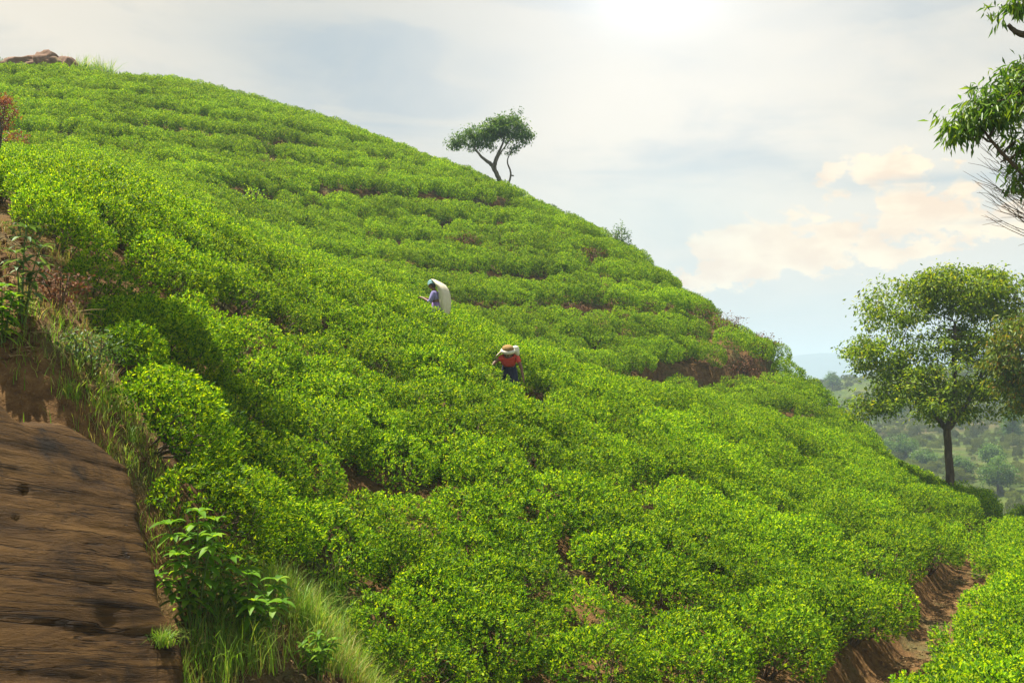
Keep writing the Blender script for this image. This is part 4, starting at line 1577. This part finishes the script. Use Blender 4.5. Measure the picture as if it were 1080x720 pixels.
tag(o, 'dead leaves and prunings lying on the bare soil', 'litter', kind='stuff')
cv, cf, m0 = [], [], 0
ico = bmesh.new(); bmesh.ops.create_icosphere(ico, subdivisions=1, radius=1.0)
iv = np.array([v.co[:] for v in ico.verts]); fi = np.array([[v.index for v in f.verts] for f in ico.faces]); ico.free()
for i in RNG.choice(n, 2600, replace=False):
    r_ = .012 + .05 * RNG.random() ** 3
    cv.append(lp[i] + iv * r_ * (0.7 + .6 * RNG.random((len(iv), 1))) * np.array([1, 1, .7])); cf.append(fi + m0); m0 += len(iv)
o = link_mesh('clods', np_mesh('clods', np.concatenate(cv), np.concatenate(cf)), M['soil'])
tag(o, 'clods and small stones on the bare soil', 'clods', kind='stuff')


# ------------------------------------------------------------------ valley scrub and far trees
def valley_hit(px, py):
    Y = np.arange(75, 420, 0.5)
    X = (px - CX) / FPX * Y
    Z = (HY - py) / FPX * Y
    b_ = Z < valley(X, Y)
    i = int(np.argmax(b_))
    if not b_[i]:
        i = int(np.argmin(Z - valley(X, Y)))
    return float(X[i]), float(Y[i]), float(valley(X[i:i + 1], Y[i:i + 1])[0])


n = 16000
sx = 20 + RNG.random(n) * 190
sy = 85 + RNG.random(n) * 250
ppx = CX + FPX * sx / sy
m = (ppx > 850) & (ppx < 1140)
m &= fbm(sx * .03, sy * .03) + .25 * RNG.random(n) > -.06
sx, sy = sx[m], sy[m]
sz = valley(sx, sy)
ss = 0.45 + 1.2 * RNG.random(len(sx)) ** 4
sc3 = np.stack([ss, ss, ss * (.9 + .8 * RNG.random(len(sx)))], 1)
o = scatter('valley_scrub', np.stack([sx, sy, sz], 1), np.stack([np.zeros(len(sx)), np.zeros(len(sx)), RNG.random(len(sx)) * 6.28], 1), sc3,
            RNG.integers(0, NVAR, len(sx)), PROTO, M['scrub'])
tag(o, 'low scrub covering the opposite valley side', 'scrub', kind='stuff')

FAR = ((1052, 522, 5.0, 4.6, 'round dark green tree low in the valley right of the tall trunk'), (1046, 492, 3.6, 3.2, 'upright tree standing behind the round valley tree'),
       (948, 484, 4.2, 6.0, 'wide dark bush in the valley left of the tall trunk'), (975, 492, 3.0, 4.0, 'smaller dark bush close to the left of the tall trunk'),
       (1012, 505, 3.4, 3.0, 'bush showing just right of the tall trunk'), (878, 411, 5.5, 5.0, 'lone tree on the crest of the opposite hillside'),
       (1068, 470, 6.5, 3.0, 'slim dark tree on the valley side at the right edge'), (940, 440, 4.5, 6.0, 'bush halfway up the opposite hillside below the crown'))
for i, (a, b_, h, wd, lab) in enumerate(FAR):
    x_, y_, z_ = valley_hit(a, b_)
    make_tree('valley_tree', lab, (x_, y_, z_ - .2), [[(0, 0, -.5, .14), (.05, 0, h * .4, .11), (0, 0, h * .7, .05)]],
              [(0, 0, h * .62, wd * .42, wd * .42, h * .32, 1), (wd * .2, 0, h * .5, wd * .3, wd * .3, h * .22, .6), (-wd * .22, 0, h * .52, wd * .28, wd * .3, h * .24, .6)],
              12, 90, 40, .26, .55, M['umbrella_leaf'], M['bark'], cl_r=.28, seed=70 + i, group='trees in the valley', limb_r=.05)


# ------------------------------------------------------------------ people
def skin_mesh(joints, edges, root, levels=2):
    """grow one continuous surface over a joint skeleton"""
    names = list(joints)
    me = bpy.data.meshes.new('skeleton')
    me.from_pydata([joints[k][0] for k in names], [(names.index(a), names.index(b_)) for a, b_ in edges], [])
    o = bpy.data.objects.new('skeleton', me)
    COL.objects.link(o)
    md = o.modifiers.new('skin', 'SKIN')
    md.use_smooth_shade = True
    for i, k in enumerate(names):
        r = joints[k][1]
        v = me.skin_vertices[0].data[i]
        v.radius = (r, r) if not isinstance(r, tuple) else r
        v.use_root = (k == root)
    sb = o.modifiers.new('sub', 'SUBSURF')
    sb.levels = levels; sb.render_levels = levels
    dg = bpy.context.evaluated_depsgraph_get()
    out = bpy.data.meshes.new_from_object(o.evaluated_get(dg), depsgraph=dg)
    bpy.data.objects.remove(o)
    bpy.data.meshes.remove(me)
    return out


def mesh_arrays(me):
    V = np.empty(len(me.vertices) * 3, np.float32)
    me.vertices.foreach_get('co', V)
    return V.reshape(-1, 3), [tuple(p.vertices) for p in me.polygons]


def head_piece(center, fwd, up):
    """head with brow, nose, chin and ears; fwd/up are unit vectors"""
    bm = bmesh.new()
    bmesh.ops.create_uvsphere(bm, u_segments=24, v_segments=18, radius=1.0)
    f = Vector(fwd).normalized(); u = Vector(up); u = (u - f * u.dot(f)).normalized(); s = f.cross(u)
    c = Vector(center)
    for v in bm.verts:
        x, y, z = v.co                      # x side, y forward, z up
        X, Y, Z = x * .074, y * .095, z * .115
        if z < 0: X *= 1 + .28 * z; Y *= 1 + .10 * z
        if y > .75 and abs(x) < .18 and -.35 < z < .15:
            Y += .022 * (1 - abs(x) / .18) * (1 - abs(z + .15) / .3)      # nose
        if y > .6 and .05 < z < .22 and .15 < abs(x) < .5: Y -= .008      # eye sockets
        if y > .7 and -.62 < z < -.42 and abs(x) < .35: Y += .006         # lips
        if abs(x) > .9 and abs(y) < .3 and abs(z) < .3: X *= 1.14          # ears
        v.co = c + s * X + f * Y + u * Z
    V = [tuple(v.co) for v in bm.verts]
    F = [tuple(v.index for v in q.verts) for q in bm.faces]
    bm.free()
    return V, F, (c, f, u, s)


def join_arrays(name, parts):
    V, F = [], []
    for v, fc in parts:
        k = len(V)
        V += [tuple(q) for q in v]
        F += [tuple(i + k for i in q) for q in fc]
    me = bpy.data.meshes.new(name)
    me.from_pydata(V, [], F)
    me.update()
    return me


def fingers(wrist, palm, spread, down):
    """four fingers and a thumb: chains of small joints rooted in the palm, curling along 'down'"""
    out = []
    w, p_ = Vector(wrist), Vector(palm)
    ax = (p_ - w).normalized(); sp = Vector(spread).normalized(); dn = Vector(down).normalized()
    for k, ln in enumerate((.062, .072, .068, .052)):
        b0 = p_ + sp * ((k - 1.5) * .019)
        j1 = b0 + ax * ln * .55 + dn * .008
        j2 = j1 + (ax * .8 + dn * .6).normalized() * ln * .40
        j3 = j2 + (ax * .4 + dn).normalized() * ln * .30
        J = {'a': (tuple(b0 - ax * .02), .009), 'b': (tuple(j1), .0085), 'c': (tuple(j2), .008), 'd': (tuple(j3), .006)}
        out.append(mesh_arrays(skin_mesh(J, [('a', 'b'), ('b', 'c'), ('c', 'd')], 'a', 1)))
    b0 = w + (p_ - w) * .45 - sp * .030
    j1 = b0 - sp * .022 + ax * .025
    j2 = j1 + ax * .03 + dn * .012
    J = {'a': (tuple(b0 + sp * .012), .011), 'b': (tuple(j1), .010), 'c': (tuple(j2), .007)}
    out.append(mesh_arrays(skin_mesh(J, [('a', 'b'), ('b', 'c')], 'a', 1)))
    return out


def shell_loft(rings, close_top=True, close_bot=True):
    """rings: list of (centre, axis_a, axis_b) ellipses"""
    k = 24
    V, F = [], []
    for c, a, b_ in rings:
        for j in range(k):
            t = j / k * 2 * math.pi
            V.append(tuple(np.array(c) + np.array(a) * math.cos(t) + np.array(b_) * math.sin(t)))
    for i in range(len(rings) - 1):
        for j in range(k):
            F.append((i * k + j, i * k + (j + 1) % k, (i + 1) * k + (j + 1) % k, (i + 1) * k + j))
    if close_bot: F.append(tuple(range(k))[::-1])
    if close_top: F.append(tuple((len(rings) - 1) * k + j for j in range(k)))
    return V, F


def part(name, VF, mat, parent):
    me = join_arrays(name, [VF] if isinstance(VF, tuple) else VF)
    o = link_mesh(name, me, mat, parent, smooth=True)
    return o


def eyes(parent, fr):
    c, f, u, s = fr
    for k in (-1, 1):
        bm = bmesh.new()
        bmesh.ops.create_uvsphere(bm, u_segments=10, v_segments=8, radius=.011, matrix=Matrix.Translation(c + f * .083 + u * .012 + s * (k * .030)))
        me = bpy.data.meshes.new('eye'); bm.to_mesh(me); bm.free()
        link_mesh('eye', me, M['eye'], parent, smooth=True)


def hair_cap(fr, k=1.06, back=True):
    c, f, u, s = fr
    V, F, _ = head_piece((0, 0, 0), (0, 1, 0), (0, 0, 1))
    V2 = []
    for x, y, z in V:
        V2.append(tuple(c + (s * x + f * (min(y, .055) - .006) + u * (z + .006)) * k))
    return V2, F


def woman_standing():
    x, y = PEOPLE_XY[0]
    z = gz(x, y)
    root = empty('person', (x, y, z), 'person standing side on in lilac with a long cream sack hanging from the head', 'person', 'tea pickers')
    J = {'pelvis': ((.05, 0, .86), (.15, .13)), 'waist': ((.03, 0, 1.00), (.12, .11)), 'chest': ((-.01, 0, 1.17), (.14, .115)), 'neckb': ((-.05, 0, 1.30), (.07, .06)), 'neck': ((-.085, 0, 1.36), .048),
         'headb': ((-.11, 0, 1.41), .05)}
    E = [('pelvis', 'waist'), ('waist', 'chest'), ('chest', 'neckb'), ('neckb', 'neck'), ('neck', 'headb')]
    for k, sd in (('l', -1), ('r', 1)):
        J[k + 'hip'] = ((.05, sd * .09, .80), .095); J[k + 'knee'] = ((.02, sd * .10, .45), .062)
        J[k + 'ank'] = ((.06, sd * .10, .08), .040); J[k + 'toe'] = ((-.10, sd * .11, .03), .032)
        E += [('pelvis', k + 'hip'), (k + 'hip', k + 'knee'), (k + 'knee', k + 'ank'), (k + 'ank', k + 'toe')]
        J[k + 'sho'] = ((-.03, sd * .17, 1.24), .058); J[k + 'elb'] = ((-.10, sd * .22, 1.02), .042)
        J[k + 'wri'] = ((-.34, sd * .13, 1.15), .026); J[k + 'palm'] = ((-.42, sd * .10, 1.17), (.032, .018))
        E += [('chest', k + 'sho'), (k + 'sho', k + 'elb'), (k + 'elb', k + 'wri'), (k + 'wri', k + 'palm')]
    body = mesh_arrays(skin_mesh(J, E, 'pelvis'))
    V, F, fr = head_piece((-.135, 0, 1.475), (-1, -.12, -.38), (-.35, 0, 1))
    fing = []
    for sd, k in ((-1, 'l'), (1, 'r')):
        fing += fingers(J[k + 'wri'][0], J[k + 'palm'][0], (0, sd, .15), (-.2, -sd * .4, -1))
    part('body', [body, (V, F)] + fing, M['skin'], root)
    eyes(root, fr)
    part('hair', hair_cap(fr, 1.04), M['hair'], root)
    # blouse: torso and sleeves
    K = {a: (J[a][0], tuple(q + .022 for q in J[a][1]) if isinstance(J[a][1], tuple) else J[a][1] + .020) for a in ('waist', 'chest', 'neckb', 'lsho', 'rsho', 'lelb', 'relb')}
    for k in 'lr':
        a, b_ = np.array(J[k + 'elb'][0]), np.array(J[k + 'wri'][0])
        K[k + 'mid'] = (tuple(a + (b_ - a) * .35), .045)
    part('blouse', mesh_arrays(skin_mesh(K, [('waist', 'chest'), ('chest', 'neckb'), ('chest', 'lsho'), ('lsho', 'lelb'), ('lelb', 'lmid'), ('chest', 'rsho'), ('rsho', 'relb'), ('relb', 'rmid')], 'chest')), M['lilac'], root)
    part('skirt', shell_loft([((.05, 0, .22), (.26, 0, 0), (0, .25, 0)), ((.05, 0, .5), (.23, 0, 0), (0, .22, 0)), ((.05, 0, .82), (.20, 0, 0), (0, .20, 0)), ((.03, 0, 1.0), (.16, 0, 0), (0, .155, 0)), ((.03, 0, 1.03), (.15, 0, 0), (0, .145, 0))]), M['violet'], root)
    # scarf over the crown of the head
    c, f, u, s = fr
    V2 = []
    V0, F0, _ = head_piece((0, 0, 0), (0, 1, 0), (0, 0, 1))
    for a, b_, d in V0:
        d2 = max(d, .02 - max(-b_, 0) * .6)
        V2.append(tuple(c + (s * a + f * (min(b_, .085)) + u * (d2 + .004)) * 1.17))
    part('headscarf', (V2, F0), M['teal'], root)
    # long sack hung from the crown down the back
    rings = []
    for cx_, cz_, wa, dp, tilt in ((-.14, 1.605, .06, .015, -.2), (-.09, 1.590, .105, .020, -.45), (-.03, 1.545, .14, .035, -.6), (.045, 1.485, .18, .060, -.75), (.125, 1.42, .21, .085, -.95), (.18, 1.31, .225, .105, -1.35),
                                   (.20, 1.18, .225, .125, -1.5), (.215, 1.02, .22, .125, -1.56), (.225, .88, .20, .10, -1.58), (.24, .76, .16, .065, -1.6), (.24, .71, .10, .03, -1.6)):
        d = (math.cos(tilt), 0, math.sin(tilt))           # along the cloth
        nrm = (-d[2], 0, d[0])
        rings.append(((cx_, 0, cz_), (nrm[0] * dp, 0, nrm[2] * dp), (0, wa, 0)))
    V3, F3 = shell_loft(rings)
    V3 = [(a + .012 * math.sin(b_ * 40 + d * 3), b_, d) for a, b_, d in V3]
    part('sack', (V3, F3), M['sack'], root)
    root.rotation_euler = (0, 0, R(-18))
    root.scale = (1.06,) * 3


def woman_bending():
    x, y = PEOPLE_XY[1]
    z = gz(x, y)
    root = empty('person', (x, y, z), 'person bending low in a coral top with both arms reaching down into the tea', 'person', 'tea pickers')
    J = {'pelvis': ((0, .28, .78), (.15, .13)), 'waist': ((0, .16, .92), (.125, .11)), 'chest': ((0, -.02, 1.06), (.155, .12)), 'neckb': ((0, -.14, 1.15), (.075, .06)), 'neck': ((0, -.18, 1.175), .05),
         'headb': ((0, -.21, 1.185), .05)}
    E = [('pelvis', 'waist'), ('waist', 'chest'), ('chest', 'neckb'), ('neckb', 'neck'), ('neck', 'headb')]
    for k, sd in (('l', -1), ('r', 1)):
        J[k + 'hip'] = ((sd * .09, .26, .73), .095); J[k + 'knee'] = ((sd * .11, .10, .42), .062)
        J[k + 'ank'] = ((sd * .11, .20, .08), .040); J[k + 'toe'] = ((sd * .12, .04, .03), .032)
        E += [('pelvis', k + 'hip'), (k + 'hip', k + 'knee'), (k + 'knee', k + 'ank'), (k + 'ank', k + 'toe')]
        J[k + 'sho'] = ((sd * .19, -.08, 1.10), .058)
    J['lelb'] = ((-.34, -.20, .98), .042); J['lwri'] = ((-.47, -.34, .80), .027); J['lpalm'] = ((-.50, -.39, .73), (.032, .018))
    J['relb'] = ((.29, -.18, .86), .042); J['rwri'] = ((.33, -.32, .63), .027); J['rpalm'] = ((.35, -.36, .56), (.032, .018))
    for k in 'lr':
        E += [('chest', k + 'sho'), (k + 'sho', k + 'elb'), (k + 'elb', k + 'wri'), (k + 'wri', k + 'palm')]
    body = mesh_arrays(skin_mesh(J, E, 'pelvis'))
    V, F, fr = head_piece((-.02, -.28, 1.20), (-.1, -.30, -.95), (0, -.95, .30))
    fing = fingers(J['lwri'][0], J['lpalm'][0], (-.3, .9, 0), (.5, -.1, -1)) + fingers(J['rwri'][0], J['rpalm'][0], (.3, .9, 0), (-.5, -.1, -1))
    part('body', [body, (V, F)] + fing, M['skin'], root)
    eyes(root, fr)
    part('hair', hair_cap(fr, 1.04), M['hair'], root)
    K = {a: (J[a][0], tuple(q + .055 for q in J[a][1]) if isinstance(J[a][1], tuple) else J[a][1] + .026) for a in ('waist', 'chest', 'neckb', 'lsho', 'rsho')}
    for k in 'lr':
        a, b_ = np.array(J[k + 'sho'][0]), np.array(J[k + 'elb'][0])
        K[k + 'mid'] = (tuple(a + (b_ - a) * .62), .060)
    part('blouse', mesh_arrays(skin_mesh(K, [('waist', 'chest'), ('chest', 'neckb'), ('chest', 'lsho'), ('lsho', 'lmid'), ('chest', 'rsho'), ('rsho', 'rmid')], 'chest')), M['coral'], root)
    part('skirt', shell_loft([((0, .12, .2), (.27, 0, 0), (0, .24, 0)), ((0, .13, .48), (.24, 0, 0), (0, .22, 0)), ((0, .18, .74), (.20, 0, 0), (0, .19, .04)), ((0, .18, .90), (.165, 0, 0), (0, .13, .08)), ((0, .15, .95), (.15, 0, 0), (0, .115, .08))]), M['navy'], root)
    # apron of dark cloth in front
    # straw headpad on the crown and the cloth band over it
    c, f, u, s = fr
    hat = []
    ax = (Vector((0, -.35, .95))).normalized(); sd = Vector((1, 0, 0)); fw = ax.cross(sd)
    hc = Vector((-.03, -.25, 1.27))
    prof = ((-.05, .135), (.0, .145), (.05, .142), (.085, .125), (.110, .085), (.120, .03))
    hat = [(tuple(hc + ax * a), tuple(sd * r), tuple(fw * r)) for a, r in prof]
    part('straw_hat', shell_loft(hat), M['straw'], root)
    band = [(tuple(hc + ax * a), tuple(sd * r), tuple(fw * r)) for a, r in ((-.07, .15), (-.045, .175), (-.015, .18), (.012, .17), (.02, .15))]
    part('cloth_band', shell_loft(band), M['white'], root)
    # bunched white cloth over the right shoulder, sack down over the other
    k = []
    for px_, py_, pz_, r in ((.06, -.16, 1.30, .06), (.13, -.15, 1.29, .095), (.19, -.12, 1.26, .105), (.23, -.09, 1.20, .08), (.24, -.07, 1.15, .04)):
        k.append(((px_, py_, pz_), (0, r * .9, 0), (r * .25, 0, r)))
    part('folded_cloth', shell_loft(k), M['white'], root)
    k = []
    for px_, py_, pz_, a, b_ in ((-.06, .0, 1.30, .06, .05), (-.14, .0, 1.27, .14, .05), (-.24, .0, 1.20, .20, .055), (-.32, -.02, 1.12, .20, .055), (-.38, -.05, 1.03, .15, .045), (-.41, -.08, .96, .08, .03)):
        k.append(((px_, py_, pz_), (0, a, 0), (b_ * .6, 0, b_)))
    part('sack', shell_loft(k), M['sack'], root)
    root.scale = (0.98,) * 3


woman_standing()
woman_bending()
